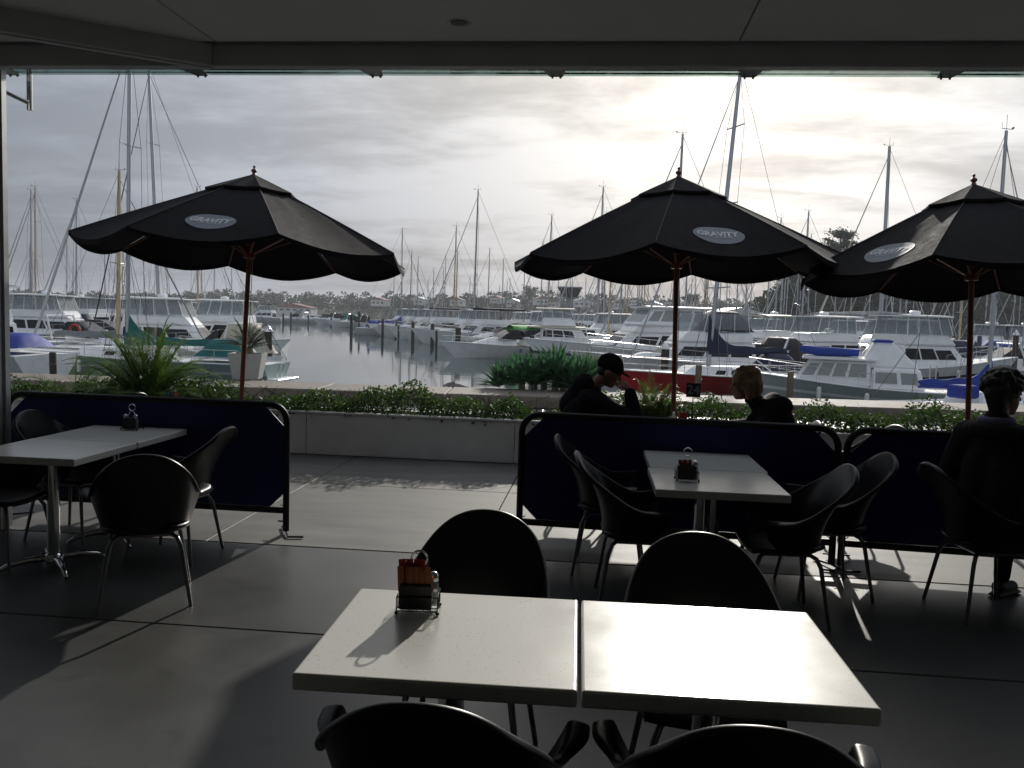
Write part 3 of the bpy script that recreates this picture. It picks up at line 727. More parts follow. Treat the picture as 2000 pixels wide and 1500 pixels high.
# ================================================================ PEOPLE
MSK = mat('skin', (.26, .13, .09), .5, var=.1, vscale=20); MDK = mat('dark_jacket', (.012, .012, .018), .8, spec=.06, var=.3, vscale=12, bump=.3, bscale=30)
MDK2 = mat('charcoal_jacket', (.028, .028, .030), .8, spec=.06, var=.3, vscale=12, bump=.4, bscale=25)
MBLK = mat('black_coat', (.009, .009, .011), .75, spec=.06, var=.3, vscale=12, bump=.3, bscale=30); MTRS = mat('dark_trousers', (.02, .022, .03), .85, spec=.06, var=.2, bump=.2)
MSHO = mat('dark_shoe', (.015, .013, .012), .5); MHB = mat('blonde_hair', (.24, .145, .06), .42, var=.35, vscale=25, stretch=(1, 1, .2)); MHD = mat('dark_curly_hair', (.012, .010, .009), .5, var=.3, vscale=60)
MEYE = mat('eye', (.05, .04, .03), .2); MCAP = mat('black_cap', (.010, .010, .012), .8, spec=.06, bump=.2, bscale=200); MSHI = mat('lilac_collar', (.16, .15, .26), .8)
def fuse(b, name, mt, parent, vox=.011, smooth=4, **k):
    o = b.build(name, mt, parent, **k)
    md = o.modifiers.new('r', 'REMESH'); md.mode = 'VOXEL'; md.voxel_size = vox; md.use_smooth_shade = True
    md = o.modifiers.new('s', 'SMOOTH'); md.iterations = smooth; md.factor = .5
    bake(o); o.data.polygons.foreach_set('use_smooth', [True]*len(o.data.polygons))
    if not o.data.materials: o.data.materials.append(mt)
    return o
def rotv(v, M): return M @ Vector(v)
def head(b, c, M, s=1.):
    """head about c; M turns local (x forward, y left, z up)"""
    def P(x, y, z): return Vector(c)+M @ Vector((x*s, y*s, z*s))
    b.ell(P(-.012, 0, .03), (.098*s, .076*s, .105*s), 16, 12, M)
    b.ell(P(.028, 0, -.035), (.066*s, .058*s, .085*s), 14, 10, M)
    b.ell(P(.055, 0, -.095), (.028*s, .030*s, .025*s), 10, 8, M)          # chin
    b.cap(P(.085, 0, .015), P(.112, 0, -.028), .009*s, .014*s, 8)         # nose
    b.cap(P(.083, -.018, -.062), P(.083, .018, -.062), .008*s, .008*s, 8); b.cap(P(.080, -.016, -.076), P(.080, .016, -.076), .009*s, .009*s, 8)
    b.cap(P(.080, -.045, .028), P(.083, .045, .028), .011*s, .011*s, 8)
    for y in (-1, 1): b.ell(P(-.010, y*.078, -.012), (.020*s, .009*s, .032*s), 10, 8, M)
def hand(b, w, d, up, s=1., curl=.9):
    """hand from wrist w, pointing along d, back of the hand towards up"""
    d = Vector(d).normalized(); up = Vector(up); up = (up-d*up.dot(d)).normalized(); sd = d.cross(up)
    w = Vector(w); b.cap(w, w+d*.045*s, .024*s, .030*s); b.ell(w+d*.055*s, (.042*s, .042*s, .022*s), 10, 8, Matrix((d, sd, up)).transposed())
    for i, l in enumerate((.068, .078, .072, .055)):
        k = w+d*.088*s+sd*(-.030+.020*i)*s; a1 = curl*.55; p = k; dirv = d
        for seg, ln in enumerate((.45, .32, .23)):
            dirv = (d*math.cos(a1*(seg+1)*.9)-up*math.sin(a1*(seg+1)*.9)); q = p+dirv*l*ln*s*1.05; b.cap(p, q, .0095*s*(1-.1*seg), .009*s*(1-.12*seg), 8); p = q
    t0 = w+d*.03*s-sd*.028*s; t1 = t0+(d*.6-sd*.6-up*.3).normalized()*.04*s; t2 = t1+(d*.9-up*.35).normalized()*.032*s
    b.cap(t0, t1, .013*s, .011*s, 8); b.cap(t1, t2, .0105*s, .009*s, 8)
def figure(name_label, root, rz, J, jacket, hands, headM, group=None, torso=(.155, .12), sleeve=.052):
    """J: joints in local metres; continuous body with clothing as children"""
    p = empty('person', root, rz, name_label, 'person', group)
    b = MB(); V = {k: Vector(v) for k, v in J.items()}
    head(b, V['head'], headM); b.cap(V['neck'], V['head']+headM @ Vector((-.02, 0, -.05)), .058, .052)
    b.cap(V['pelvis'], V['chest'], .085, .085); b.cap(V['chest'], V['neck'], .075, .05)
    for s in 'rl':
        b.cap(V['chest'], V['sh'+s], .07, .05); b.cap(V['sh'+s], V['el'+s], .044, .036); b.cap(V['el'+s], V['wr'+s], .036, .025)
        d, u, c = hands[s]; hand(b, V['wr'+s], d, u, 1., c)
        b.cap(V['pelvis'], V['hip'+s], .09, .075); b.cap(V['hip'+s], V['kn'+s], .075, .052); b.cap(V['kn'+s], V['an'+s], .05, .036)
    body = fuse(b, 'body', MSK, p, .010, 3)
    e = MB()
    for y in (-1, 1): e.ell(V['head']+headM @ Vector((.082, y*.030, .008)), (.010, .012, .010), 8, 6)
    e.build('eyes', MEYE, body)
    j = MB()
    side = Vector((0, 1, 0))
    for t in (-1, 1):
        o = side*t*torso[0]*.45
        j.cap(V['pelvis']+o*.9, V['chest']+o, torso[1]+.015, torso[1]+.005); j.cap(V['chest']+o, V['chest'].lerp(V['neck'], .55)+o*.5, torso[1], .085)
    j.cap(V['chest'].lerp(V['neck'], .6), V['neck']+Vector((0, 0, .005)), .10, .072)
    for s in 'rl':
        j.cap(V['neck'].lerp(V['chest'], .25), V['sh'+s], .075, sleeve+.022); j.cap(V['sh'+s], V['el'+s], sleeve+.018, sleeve+.003); j.cap(V['el'+s], V['el'+s].lerp(V['wr'+s], .88), sleeve+.004, sleeve-.012)
    jk = fuse(j, 'jacket', jacket, p, .013, 5)
    t = MB()
    for s in 'rl':
        t.cap(V['pelvis'], V['hip'+s], .115, .09); t.cap(V['hip'+s], V['kn'+s], .09, .066); t.cap(V['kn'+s], V['an'+s]+Vector((0, 0, .03)), .064, .05)
    fuse(t, 'trousers', MTRS, p, .016, 4)
    for s in 'rl':
        a = V['an'+s]; f = MB(); f.cap(a+Vector((-.03, 0, -.035)), a+Vector((.13, 0, -.05)), .042, .036); f.box(a+Vector((.05, 0, -.083)), (.25, .085, .022), b=.008); fuse(f, 'shoe', MSHO, p, .01, 2)
    return p, V
I3 = Matrix.Identity(3)
def legs(x=0., kx=.42, sp=.11):
    d = {}
    for s, y in (('r', -sp), ('l', sp)): d['hip'+s] = (x+.03, y*.85, .53); d['kn'+s] = (x+kx, y, .535); d['an'+s] = (x+kx-.02, y*1.1, .095)
    return d
def kneeform(J): return J
# --- man in the cap: facing +x, elbow on the table, hand to his mouth
MX, MY = -.21, 7.3
hm = at(1190, 722, y=MY); hd = Matrix.Rotation(R(20), 3, 'Y')
J = dict(pelvis=(0, 0, .55), chest=(.06, 0, .86), neck=(at(1152, 757, y=MY).x-MX, 0, at(1152, 757, y=MY).z-.01), head=(hm.x-MX, 0, hm.z-.02),
         shr=(.12, -.19, 1.00), shl=(.13, .19, 1.00), elr=(at(1244, 822, y=7.12).x-MX, -.20, .82), ell=(.45, .22, .80), wrr=(at(1229, 762, y=7.18).x-MX, -.115, at(1229, 762, y=7.18).z), wrl=(.62, .10, .79), **legs(0))
p, V = figure('person in a black cap and dark jacket, leaning on an elbow, hand at mouth', (MX, MY, 0), 0, J, MDK, {'r': ((-.62, .40, .62), (.6, -.6, .4), 1.5), 'l': ((.8, -.5, -.02), (0, 0, 1), .3)}, hd, torso=(.17, .15), sleeve=.066)
c = MB(); H = V['head']
def HP(x, y, z): return H+hd @ Vector((x, y, z))
c.ell(HP(-.014, 0, .062), (.112, .090, .095), 18, 12, hd); c.cap(HP(-.042, 0, .040), HP(.05, 0, .045), .070, .062)
cp = fuse(c, 'cap', MCAP, p, .009, 3)
br_ = []
for i in range(9):
    a = (i-4)/4*1.05; br_.append([HP(.078*math.cos(a*.9)+.0, .078*math.sin(a), .048), HP(.135*math.cos(a*.8)+.005, .082*math.sin(a), .040), HP(.178*math.cos(a*.75), .075*math.sin(a), .026)])
o = MB().grid(br_).build('brim', MCAP, cp, smooth=180); md = o.modifiers.new('s', 'SOLIDIFY'); md.thickness = .006; bake(o)
hh = MB(); hh.ell(HP(-.045, 0, .0), (.062, .074, .06), 14, 10, hd); fuse(hh, 'hair', MHD, p, .01, 2)
cl = MB(); cl.tube([V['neck']+Vector((.075*math.cos(a), .085*math.sin(a), .015+.02*math.cos(a)*-1)) for a in [k*math.pi/8 for k in range(16)]], .026, 8, closed=True); 
for i in range(7):
    a = math.pi/2+i/6*math.pi; cl.ell(V['neck']+Vector((.085*math.cos(a)-.015, .11*math.sin(a), .045)), (.055, .055, .06), 10, 8)
cl.cap(V['neck']+Vector((-.045, 0, .055)), V['neck']+Vector((-.13, 0, -.14)), .075, .125)
fuse(cl, 'hood', MDK, p, .012, 3)
# --- woman in black: facing -x
WX, WY = 1.42, 7.3
hw = at(1450, 748, y=WY)
J = dict(pelvis=(0, 0, .55), chest=(.0, 0, .86), neck=(WX-at(1478, 790, y=WY).x, 0, at(1478, 790, y=WY).z+.01), head=(WX-hw.x-.012, 0, hw.z-.015),
         shr=(-.02, -.18, 1.0), shl=(-.02, .18, 1.0), elr=(.16, -.21, .79), ell=(.15, .22, .79), wrr=(.40, -.06, .79), wrl=(.40, .10, .79), **legs(0, .40))
p, V = figure('person with short blonde hair in a black coat, sitting across the table', (WX, WY, 0), math.pi, J, MBLK, {'r': ((.8, .4, 0), (0, 0, 1), .5), 'l': ((.8, -.4, 0), (0, 0, 1), .5)}, Matrix.Rotation(R(4), 3, 'Y'), torso=(.16, .15), sleeve=.066)
h = MB(); H = V['head']; hw_ = Matrix.Rotation(R(4), 3, 'Y')
def HP(x, y, z): return H+hw_ @ Vector((x, y, z))
h.ell(HP(-.025, 0, .045), (.118, .098, .108), 18, 12, hw_); h.cap(HP(-.075, 0, .0), HP(-.085, 0, -.085), .085, .055)
for y in (-1, 1): h.cap(HP(-.03, y*.062, .02), HP(-.035, y*.066, -.09), .048, .032); h.cap(HP(.03, y*.05, .085), HP(.05, y*.062, .045), .04, .025)
h.cap(HP(.055, -.04, .075), HP(.055, .04, .075), .032, .032)
fuse(h, 'hair', MHB, p, .009, 2)
ls = MB(); rn = random.Random(8)
for i in range(420):
    a = rn.uniform(.55, 2*math.pi-.55); l_ = rn.uniform(.4, 1.0); k_ = rn.uniform(.99, 1.07); P_ = []
    for q_ in range(8):
        e = lerp(1.25, -.1, q_/7*l_); r_ = k_*(1 if e > 0 else 1); P_.append(HP(-.025+.121*r_*math.cos(a)*math.cos(e)+rn.gauss(0, .0012), .101*r_*math.sin(a)*math.cos(e), .045+.111*r_*math.sin(e)-(.115*(q_/7)**2*l_ if e < .5 else 0)))
    ls.tube(P_, .0011, 3)
ls.build('loose_strands', MHB, p)
sd_ = MB(); sd_.tube([V['neck']+Vector((.07*math.cos(a), .085*math.sin(a), .02)) for a in [k*math.pi/8 for k in range(16)]], .030, 8, closed=True); fuse(sd_, 'collar', MBLK, p, .01, 2)
# --- person with curly hair, back to us
RX, RY = 2.30, 5.34; hr = at(1952, 775, y=RY); rz = R(38); ca, sa = math.cos(rz), math.sin(rz)
def loc(px, py, y=RY):
    w = at(px, py, y=y); dx, dy = w.x-RX, w.y-RY; return (ca*dx+sa*dy, -sa*dx+ca*dy, w.z)
hl = loc(1955, 778); J = dict(pelvis=(0, 0, .55), chest=(.05, 0, .86), neck=(hl[0]-.03, hl[1], 1.135), head=(hl[0]+.03, hl[1], hl[2]+.02),
         shr=(.05, -.20, 1.03), shl=(.04, .20, 1.03), elr=(.18, -.27, .80), ell=(.02, .285, .80), wrr=(.38, -.16, .80), wrl=(.26, .22, .78), **legs(0, .42))
p, V = figure('person with dark curly hair in a charcoal hooded jacket, seated inside the barrier', (RX, RY, 0), rz, J, MDK2, {'r': ((.9, .3, 0), (0, 0, 1), .6), 'l': ((.9, -.3, 0), (0, 0, 1), .6)}, Matrix.Rotation(R(-18), 3, 'Z'), torso=(.165, .125), sleeve=.060)
h = MB(); H = V['head']; rn = random.Random(5)
h.ell(H+Vector((-.022, 0, .05)), (.118, .102, .108), 16, 12); h.cap(H+Vector((-.075, 0, .02)), H+Vector((-.06, 0, -.075)), .072, .05)
for i in range(150):
    a = rn.uniform(0, 2*math.pi); e = rn.uniform(-.25, 1.5); d = Vector((math.cos(a)*math.cos(e), math.sin(a)*math.cos(e), math.sin(e)))
    if d.x > .55 and d.z < .45: continue
    h.ell(H+Vector((-.022, 0, .05))+Vector((d.x*.118, d.y*.102, d.z*.108)), (.02, .02, .018), 8, 6)
fuse(h, 'hair', MHD, p, .007, 1)
cu = MB(); rn = random.Random(6)
for i in range(90):
    a = rn.uniform(0, 2*math.pi); e = rn.uniform(.1, 1.5); d = Vector((math.cos(a)*math.cos(e), math.sin(a)*math.cos(e), math.sin(e))); q0 = H+Vector((-.022+d.x*.122, d.y*.106, .05+d.z*.113))
    r_ = rn.uniform(.008, .014); u = d.cross(Vector((rn.gauss(0, 1), rn.gauss(0, 1), rn.gauss(0, 1)))).normalized(); w2 = d.cross(u)
    continue
    cu.tube([q0+u*r_*math.cos(t*.9)+w2*r_*math.sin(t*.9)*.6+d*.003*t for t in range(7)], .0016, 4)
pass
cl = MB(); cl.tube([V['neck']+Vector((.072*math.cos(a), .082*math.sin(a), .0)) for a in [k*math.pi/8 for k in range(16)]], .026, 8, closed=True); fuse(cl, 'shirt_collar', MSHI, p, .01, 2)
hd_ = MB()
for i in range(9):
    a = math.pi/2+i/8*math.pi; hd_.ell(V['neck']+Vector((.10*math.cos(a)-.01, .12*math.sin(a), -.055)), (.055, .055, .045), 10, 8)
fuse(hd_, 'hood', MDK2, p, .012, 3)
# ================================================================ BOATS
GW = mat('white_gelcoat', (.84, .85, .85), .28, spec=.5, var=.06, vscale=1.5); GC = mat('cream_gelcoat', (.66, .62, .50), .35, var=.08); GGR = mat('pale_green_hull', (.36, .45, .43), .35, var=.08)
GRD = mat('red_hull', (.36, .012, .014), .3, var=.1); GNV = mat('navy_hull', (.02, .03, .08), .3); GDK = mat('teak_deck', (.30, .22, .14), .7, var=.2, vscale=6); GDW = mat('white_deck', (.66, .67, .66), .55, var=.08)
GGL = mat('dark_window', (.006, .007, .009), .08, spec=.28); GPL = mat('pale_window', (.28, .31, .30), .12, spec=.6); MVN = vinyl_mat('clear_curtain', (.88, .91, .92), .72)
MMA = mat('mast_alloy', (.42, .44, .46), .38, metal=.55, var=.06); MMC = mat('cream_mast', (.55, .44, .26), .45, var=.1); MRIG = mat('rigging_wire', (.12, .12, .13), .4, metal=.6); MFUR = mat('furled_sail', (.45, .46, .46), .7, var=.1)
CV = {'teal': mat('teal_canvas', (.004, .12, .115), .75, var=.25, vscale=3), 'grey': mat('grey_canvas', (.20, .22, .225), .8, var=.15, vscale=3), 'navy': mat('navy_canvas', (.008, .014, .045), .75, var=.2, vscale=3),
      'blue': mat('royal_blue_canvas', (.010, .040, .28), .7, var=.2, vscale=3), 'maroon': mat('maroon_canvas', (.15, .02, .025), .75, var=.2), 'cream': mat('cream_canvas', (.50, .46, .36), .8, var=.15), 'black': mat('black_boat_canvas', (.012, .012, .014), .7), 'orange': mat('orange_plastic', (.62, .20, .03), .45)}
FEN = [mat('white_fender', (.7, .7, .68), .45), mat('navy_fender', (.02, .03, .09), .45)]
class Boat:
    def __init__(s, name, label, cat, loc, head, group=None):
        s.o = empty(name, loc, R(head), label, cat, group)
    def hull(s, L, B, Fb, Fs, m=GW, deck=GDW, rake=.55, tr=.82, low=.55, rail=None, stripe=None):
        s.L, s.B, s.Fb, s.Fs = L, B, Fb, Fs
        n, q = 20, 6
        def hb(t): return B/2*(tr+(1-tr)*math.sin(min(t/.5, 1)*math.pi/2)) if t < .5 else B/2*(1-((t-.5)/.5)**2.4)
        def sh(t): return Fs+(Fb-Fs)*t**1.7-.05*math.sin(math.pi*t)
        s.hb, s.sh = hb, sh; rows = []; lips = [[], []]
        for i in range(n+1):
            t = i/n*.995; row = []
            for k in range(-q, q+1):
                u = abs(k)/q; z = -.35+(sh(t)+.35)*u; w = hb(t)*(low*u**.35+(1-low)*u**1.1)
                row.append((-L/2+L*t*.93+rake*max(0, z)*t**5+L*.07*t**8, math.copysign(w, k) if k else 0., z))
            rows.append(row); lips[0].append(Vector(row[0])); lips[1].append(Vector(row[-1]))
        b = MB().grid(rows); w = 2*q+1; b.f.append(tuple(range(w)))
        h = b.build('hull', m, s.o, smooth=50)
        bt = MB()
        d = MB().grid([[lips[0][i]+Vector((0, .02, -.03)), Vector(((lips[0][i].x), 0, lips[0][i].z+.02)), lips[1][i]+Vector((0, -.02, -.03))] for i in range(n+1)])
        d.build('deck', deck, s.o, smooth=60)
        for sd, lp in zip((-1, 1), lips): MB().tube(lp, .035, 6).build('rub_rail', rail or m, h, smooth=True)
        if stripe:
            for sd in (-1, 1):
                g = []
                for i in range(n+1):
                    t = i/n*.995; r_ = []
                    for uu in (.62, .70):
                        z = -.35+(sh(t)+.35)*uu; w_ = hb(t)*(low*uu**.35+(1-low)*uu**1.1)+.006; r_.append((-L/2+L*t*.93+rake*max(0, z)*t**5+L*.07*t**8, sd*w_, z))
                    g.append(r_)
                MB().grid(g).build('stripe', stripe, h, smooth=60, fix=False)
        return s
    def house(s, x0, x1, w, z0, z1, rf=.6, rr=.1, tum=.85, m=GW, name='cabin', side=(), front=(), rear=(), glass=GGL, w1=None, parent=None):
        """cabin block: x0 aft .. x1 forward; windows given as (u0,u1,v0,v1) fractions"""
        a, b_ = w/2, (w1 if w1 else w)/2
        B_ = [(x0, -a, z0), (x1, -b_, z0), (x1, b_, z0), (x0, a, z0)]; T = [(x0+rr, -a*tum, z1), (x1-rf, -b_*tum, z1), (x1-rf, b_*tum, z1), (x0+rr, a*tum, z1)]
        k = MB(); k.add(B_+T, [(3, 2, 1, 0), (4, 5, 6, 7), (0, 1, 5, 4), (1, 2, 6, 5), (2, 3, 7, 6), (3, 0, 4, 7)])
        me = k.mesh(name, m); bm = bmesh.new(); bm.from_mesh(me); bmesh.ops.bevel(bm, geom=bm.edges[:], offset=min(.07, (z1-z0)*.2), segments=2, affect='EDGES'); bm.to_mesh(me); bm.free()
        me.polygons.foreach_set('use_smooth', [True]*len(me.polygons)); me.set_sharp_from_angle(angle=R(50))
        o = link(name, me, parent or s.o); B_ = [Vector(p) for p in B_]; T = [Vector(p) for p in T]
        def pane(p00, p10, p11, p01, u0, u1, v0, v1, nm='window', sl0=0., sl1=0.):
            f = lambda u, v: p00.lerp(p10, u).lerp(p01.lerp(p11, u), v)
            q_ = [f(u0, v0), f(u1, v0), f(u1+sl1, v1), f(u0+sl0, v1)]; n_ = (q_[1]-q_[0]).cross(q_[2]-q_[1]).normalized()
            MB().slab([p-n_*.006 for p in q_], .022).build(nm, glass, o)
        for W in side:
            pane(B_[0], B_[1], T[1], T[0], *W); pane(B_[2], B_[3], T[3], T[2], 1-W[1], 1-W[0], W[2], W[3])
        for W in front: pane(B_[1], B_[2], T[2], T[1], *W, nm='windscreen')
        for W in rear: pane(B_[3], B_[0], T[0], T[3], *W)
        s.last = o
        return s
    def top(s, x0, x1, w, z, th=.07, m=GW, name='hardtop', crown=.05):
        g = []; n = 8
        for i in range(n+1):
            u = i/n; x = lerp(x0, x1, u); ww = w/2*(1-.12*max(0, (u-.7)/.3)**2)
            g.append([(x, ww*v, z+crown*(1-v*v)) for v in (-1, -.6, 0, .6, 1)])
        b = MB().grid(g); b.grid([[(p[0], p[1], p[2]-th) for p in r] for r in g])
        rim = [r[0] for r in g]+[r[-1] for r in g[::-1]]; b.grid([rim+[rim[0]], [(p[0], p[1], p[2]-th) for p in rim]+[(rim[0][0], rim[0][1], rim[0][2]-th)]])
        b.build(name, m, s.o, smooth=40); return s
    def clears(s, x0, x1, w, z0, z1, rf=.3, rr=.0, npan=3, m=None, frame=GW):
        """enclosed flybridge: curtain panels between thin posts"""
        m = m or MVN; a = w/2
        for sd in (-1, 1):
            for i in range(npan):
                u0, u1 = i/npan, (i+1)/npan
                f = lambda u, v: Vector((lerp(lerp(x0, x1, u), lerp(x0+rr, x1-rf, u), v), sd*a*(1-.08*v), lerp(z0, z1, v)))
                MB().slab([f(u0+.015, 0), f(u1-.015, 0), f(u1-.015, 1), f(u0+.015, 1)], .012).build('curtain', m, s.o)
                MB().tube([f(u0, 0), f(u0, 1)], .022, 6).build('post', frame, s.o)
            MB().tube([f(1, 0), f(1, 1)], .022, 6).build('post', frame, s.o)
        for x, xt in ((x1, x1-rf), (x0, x0+rr)):
            for u0, u1 in ((-1, 0), (0, 1)):
                MB().slab([(x, a*u0*.97, z0), (x, a*u1*.97, z0), (xt, a*u1*.9, z1), (xt, a*u0*.9, z1)], .012).build('curtain', m, s.o)
        return s
    def fenders(s, ts=(.25, .42, .58), side=(-1, 1)):
        for sd in side:
            for t in ts:
                x = -s.L/2+s.L*t*.93; y = sd*(s.hb(t)+.10); z = s.sh(t)
                f = MB().cap((x, y, z-.75), (x, y, z-.30), .10, .10, 10).build('fender', FEN[int(abs(x*7)) % 2], s.o, smooth=True)
                MB().tube([(x, y, z-.22), (x, sd*s.hb(t), z+.02)], .012, 4).build('lanyard', MRIG, f)
        return s
    def rail(s, t0=.45, t1=.985, h=.6, n=6, inset=.06):
        for sd in (-1, 1):
            P = []
            for i in range(n+1):
                t = lerp(t0, t1, i/n); P.append(Vector((-s.L/2+s.L*t*.93+s.L*.07*t**8+.3*t**5*s.sh(t), sd*max(0.05, s.hb(t)-inset), s.sh(t))))
            b = MB(); b.tube([p+Vector((0, 0, h)) for p in P], .016, 5)
            b.tube([p+Vector((0, 0, h*.5)) for p in P], .009, 4)
            for p in P: b.tube([p, p+Vector((0, 0, h))], .014, 5)
            b.build('guard_rail', ST, s.o, smooth=True)
        return s
    def cover(s, x0, x1, w, z0, z1, m, name='canvas_cover', rf=.5, rr=.3):
        g = []; n = 8
        for i in range(n+1):
            u = i/n; x = lerp(x0, x1, u); hh = (z1-z0)*min(1, (u/.18)**.7 if u < .18 else 1, ((1-u)/.25)**.8 if u > .75 else 1)+.02
            g.append([(x, w/2*v, z0+hh*(1-abs(v)**3.2)) for v in (-1, -.92, -.75, -.4, 0, .4, .75, .92, 1)])
        MB().grid(g).build(name, m, s.o, smooth=70); return s
    def mast(s, x, H, r=.085, z0=.9, rake=0., lean=0., m=MMA, sp=(.45, .72), wire=.011, boom=None, jib=True, cov='navy', bl=4., bz=1.75, lump=.9, jr=.05, back=True, radar=False):
        top = Vector((x-rake*H, lean*H, z0+H)); ft = Vector((x, 0, z0-.4)); f = lambda u: ft.lerp(top, u)
        b = MB(); b.tube([f(0), f(.5), f(.85), f(1)], [r, r*.97, r*.85, r*.7], 10)
        mo = b.build('mast', m, s.o, smooth=True)
        h = MB(); h.tube([top, top+Vector((0, 0, .55))], .010, 4); h.tube([top+Vector((-.22, 0, .06)), top+Vector((.32, 0, .08))], .012, 4); h.ell(top+Vector((.32, 0, .13)), (.05, .05, .04), 6, 4); h.tube([top+Vector((-.22, 0, .06)), top+Vector((-.22, 0, .26))], .008, 4)
        h.build('wind_vane', MRIG, mo)
        wr = MB(); S2 = s.B*.5*.9
        for u in sp:
            p = f(u); q = s.B*.30*(1.15-u*.55); MB().tube([p+Vector((-.08, -q, .04)), p, p+Vector((-.08, q, .04))], r*.30, 5).build('spreader', m, mo)
        for sd in (-1, 1):
            base = Vector((x-.1, sd*S2, s.sh(.55))); prev = base
            for u in sp: q = f(u)+Vector((-.08, sd*s.B*.30*(1.15-u*.55), .04)); wr.tube([prev, q], wire, 4); prev = q
            wr.tube([prev, f(.98)], wire, 4); wr.tube([base+Vector((.35, 0, 0)), f(sp[0])], wire, 4); wr.tube([base-Vector((.35, 0, 0)), f(sp[0])], wire, 4)
        bow = Vector((s.L/2*.97, 0, s.Fb)); ste = Vector((-s.L/2, 0, s.Fs+.1))
        if back: wr.tube([f(.995), ste.lerp(f(.995), .25)], wire, 4); wr.tube([ste.lerp(f(.995), .25), ste+Vector((0, s.B*.3, 0))], wire, 4); wr.tube([ste.lerp(f(.995), .25), ste-Vector((0, s.B*.3, 0))], wire, 4)
        wr.build('standing_rigging', MRIG, s.o)
        if jib: MB().tube([bow+Vector((0, 0, .25)), bow.lerp(f(.96), .08), bow.lerp(f(.96), .5), f(.96)], [jr*.6, jr, jr*.8, jr*.35], 7).build('furled_jib', MFUR if jib is True else CV[jib], s.o, smooth=True)
        if bl:
            g = f(max(0, (bz-z0+.4)/(H+.4))); e = g+Vector((-bl, 0, .10)); MB().tube([g, e], .055, 8).build('boom', m, s.o, smooth=True)
            if cov:
                gr = []; n = 16
                for i in range(n+1):
                    u = i/n; c = g.lerp(e, u*.97); hh = .30-.12*u+lump*math.exp(-u*9)+.03*math.sin(u*17); w = .16-.05*u+.03*math.sin(u*11)
                    gr.append([c+Vector((0.10 if i == 0 else 0, w*math.cos(a)*(1 if math.sin(a) < .3 else .55), (hh*max(0, math.sin(a))+.12*min(0, math.sin(a))))) for a in [2*math.pi*k/14 for k in range(14)]])
                k = MB(); k.grid(gr, closed=True); k.f += [tuple(range(14)), tuple(range(n*14, n*14+14))]
                k.build('sail_cover', CV[cov], s.o, smooth=60)
        return s
    def box(s, name, c, d, m, b=.02, rz=0.): MB().box(c, d, rz, b).build(name, m, s.o); return s
    def tube(s, name, pts, r, m, n=6, parent=None): MB().tube(pts, r, n).build(name, m, parent or s.o, smooth=True); return s
def wl(px, Y):
    p = at(px, 610, y=Y); return Vector((p.x, Y, WATER))
SW4 = [(.04, .25, .45, .85), (.28, .50, .45, .85), (.53, .74, .45, .85), (.77, .93, .45, .80)]
PORT = [(.10, .22, .40, .70), (.30, .42, .40, .70), (.50, .62, .40, .70)]
def sloop_deck(B, L, x0=-.10, x1=.30, zc=.95, w=.62, m=GW):
    B.house(L*x0, L*x1, B.B*w, zc-.25, zc+.38, .8, .15, .8, m, side=PORT, w1=B.B*w*.6); return B

# --- teal-covered sloop, bow towards the jamb
Y0 = 41; bw, sn = wl(52, Y0), wl(542, Y0-1); c = (bw+sn)/2; L = (bw-sn).length
hd = math.degrees(math.atan2(bw.y-sn.y, bw.x-sn.x))
T = Boat('sailboat', 'pale green sloop with a teal sail cover, moored along the sea wall', 'sailboat', c, hd).hull(L, 3.6, 1.25, 1.0, GGR, rail=GW, stripe=GW)
mx = (wl(262, Y0)-c).length*(1 if wl(262, Y0).x < c.x else -1)
sloop_deck(T, L, -.08, .30, 1.12); T.rail(.1, .985, .62, 10)
T.mast(mx, 15.5, .105, 1.0, .012, cov='teal', bl=5.0, bz=1.72, lump=1.35, jr=.075, sp=(.36, .66), wire=.013)
T.cover(-L*.40, -L*.22, 2.2, 1.25, 2.05, CV['teal'], 'cockpit_dodger')
T.tube('boarding_ladder', [(-L/2-.05, -.25, .2), (-L/2-.25, -.25, 1.0), (-L/2-.25, .25, 1.0), (-L/2-.05, .25, .2)], .025, ST)
T.fenders((.2, .4, .6, .75)); T.box('swim_step', (-L/2-.30, 0, .28), (.6, 2.2, .12), GW)
# --- cream-masted boat with a grey cover, stern towards the jamb
Y0 = 49; m0 = wl(231, Y0); B2 = Boat('sailboat', 'white yacht with a cream mast and grey sail cover behind the teal-covered sloop', 'sailboat', m0+Vector((.6, 0, 0)), 4).hull(9.6, 3.1, 1.2, 1.0)
sloop_deck(B2, 9.6, -.15, .28, 1.05); B2.mast(-.6, 10.2, .12, 1.0, -.012, m=MMC, cov='grey', bl=3.9, bz=1.65, lump=.15, sp=(.5,), jib='grey', jr=.05)
# --- raked mast boat behind
Y0 = 57; m0 = wl(341, Y0); B3 = Boat('sailboat', 'white yacht with a tall raked mast and grey bunched sail cover', 'sailboat', m0+Vector((-.5, 0, 0)), 178).hull(11.5, 3.5, 1.3, 1.05)
sloop_deck(B3, 11.5); B3.mast(.5, 18.6, .12, 1.0, -.045, cov='grey', bl=0, jib='black', jr=.045)
B3.cover(-.2, 2.2, .5, 1.7, 3.6, CV['grey'], 'sail_cover')
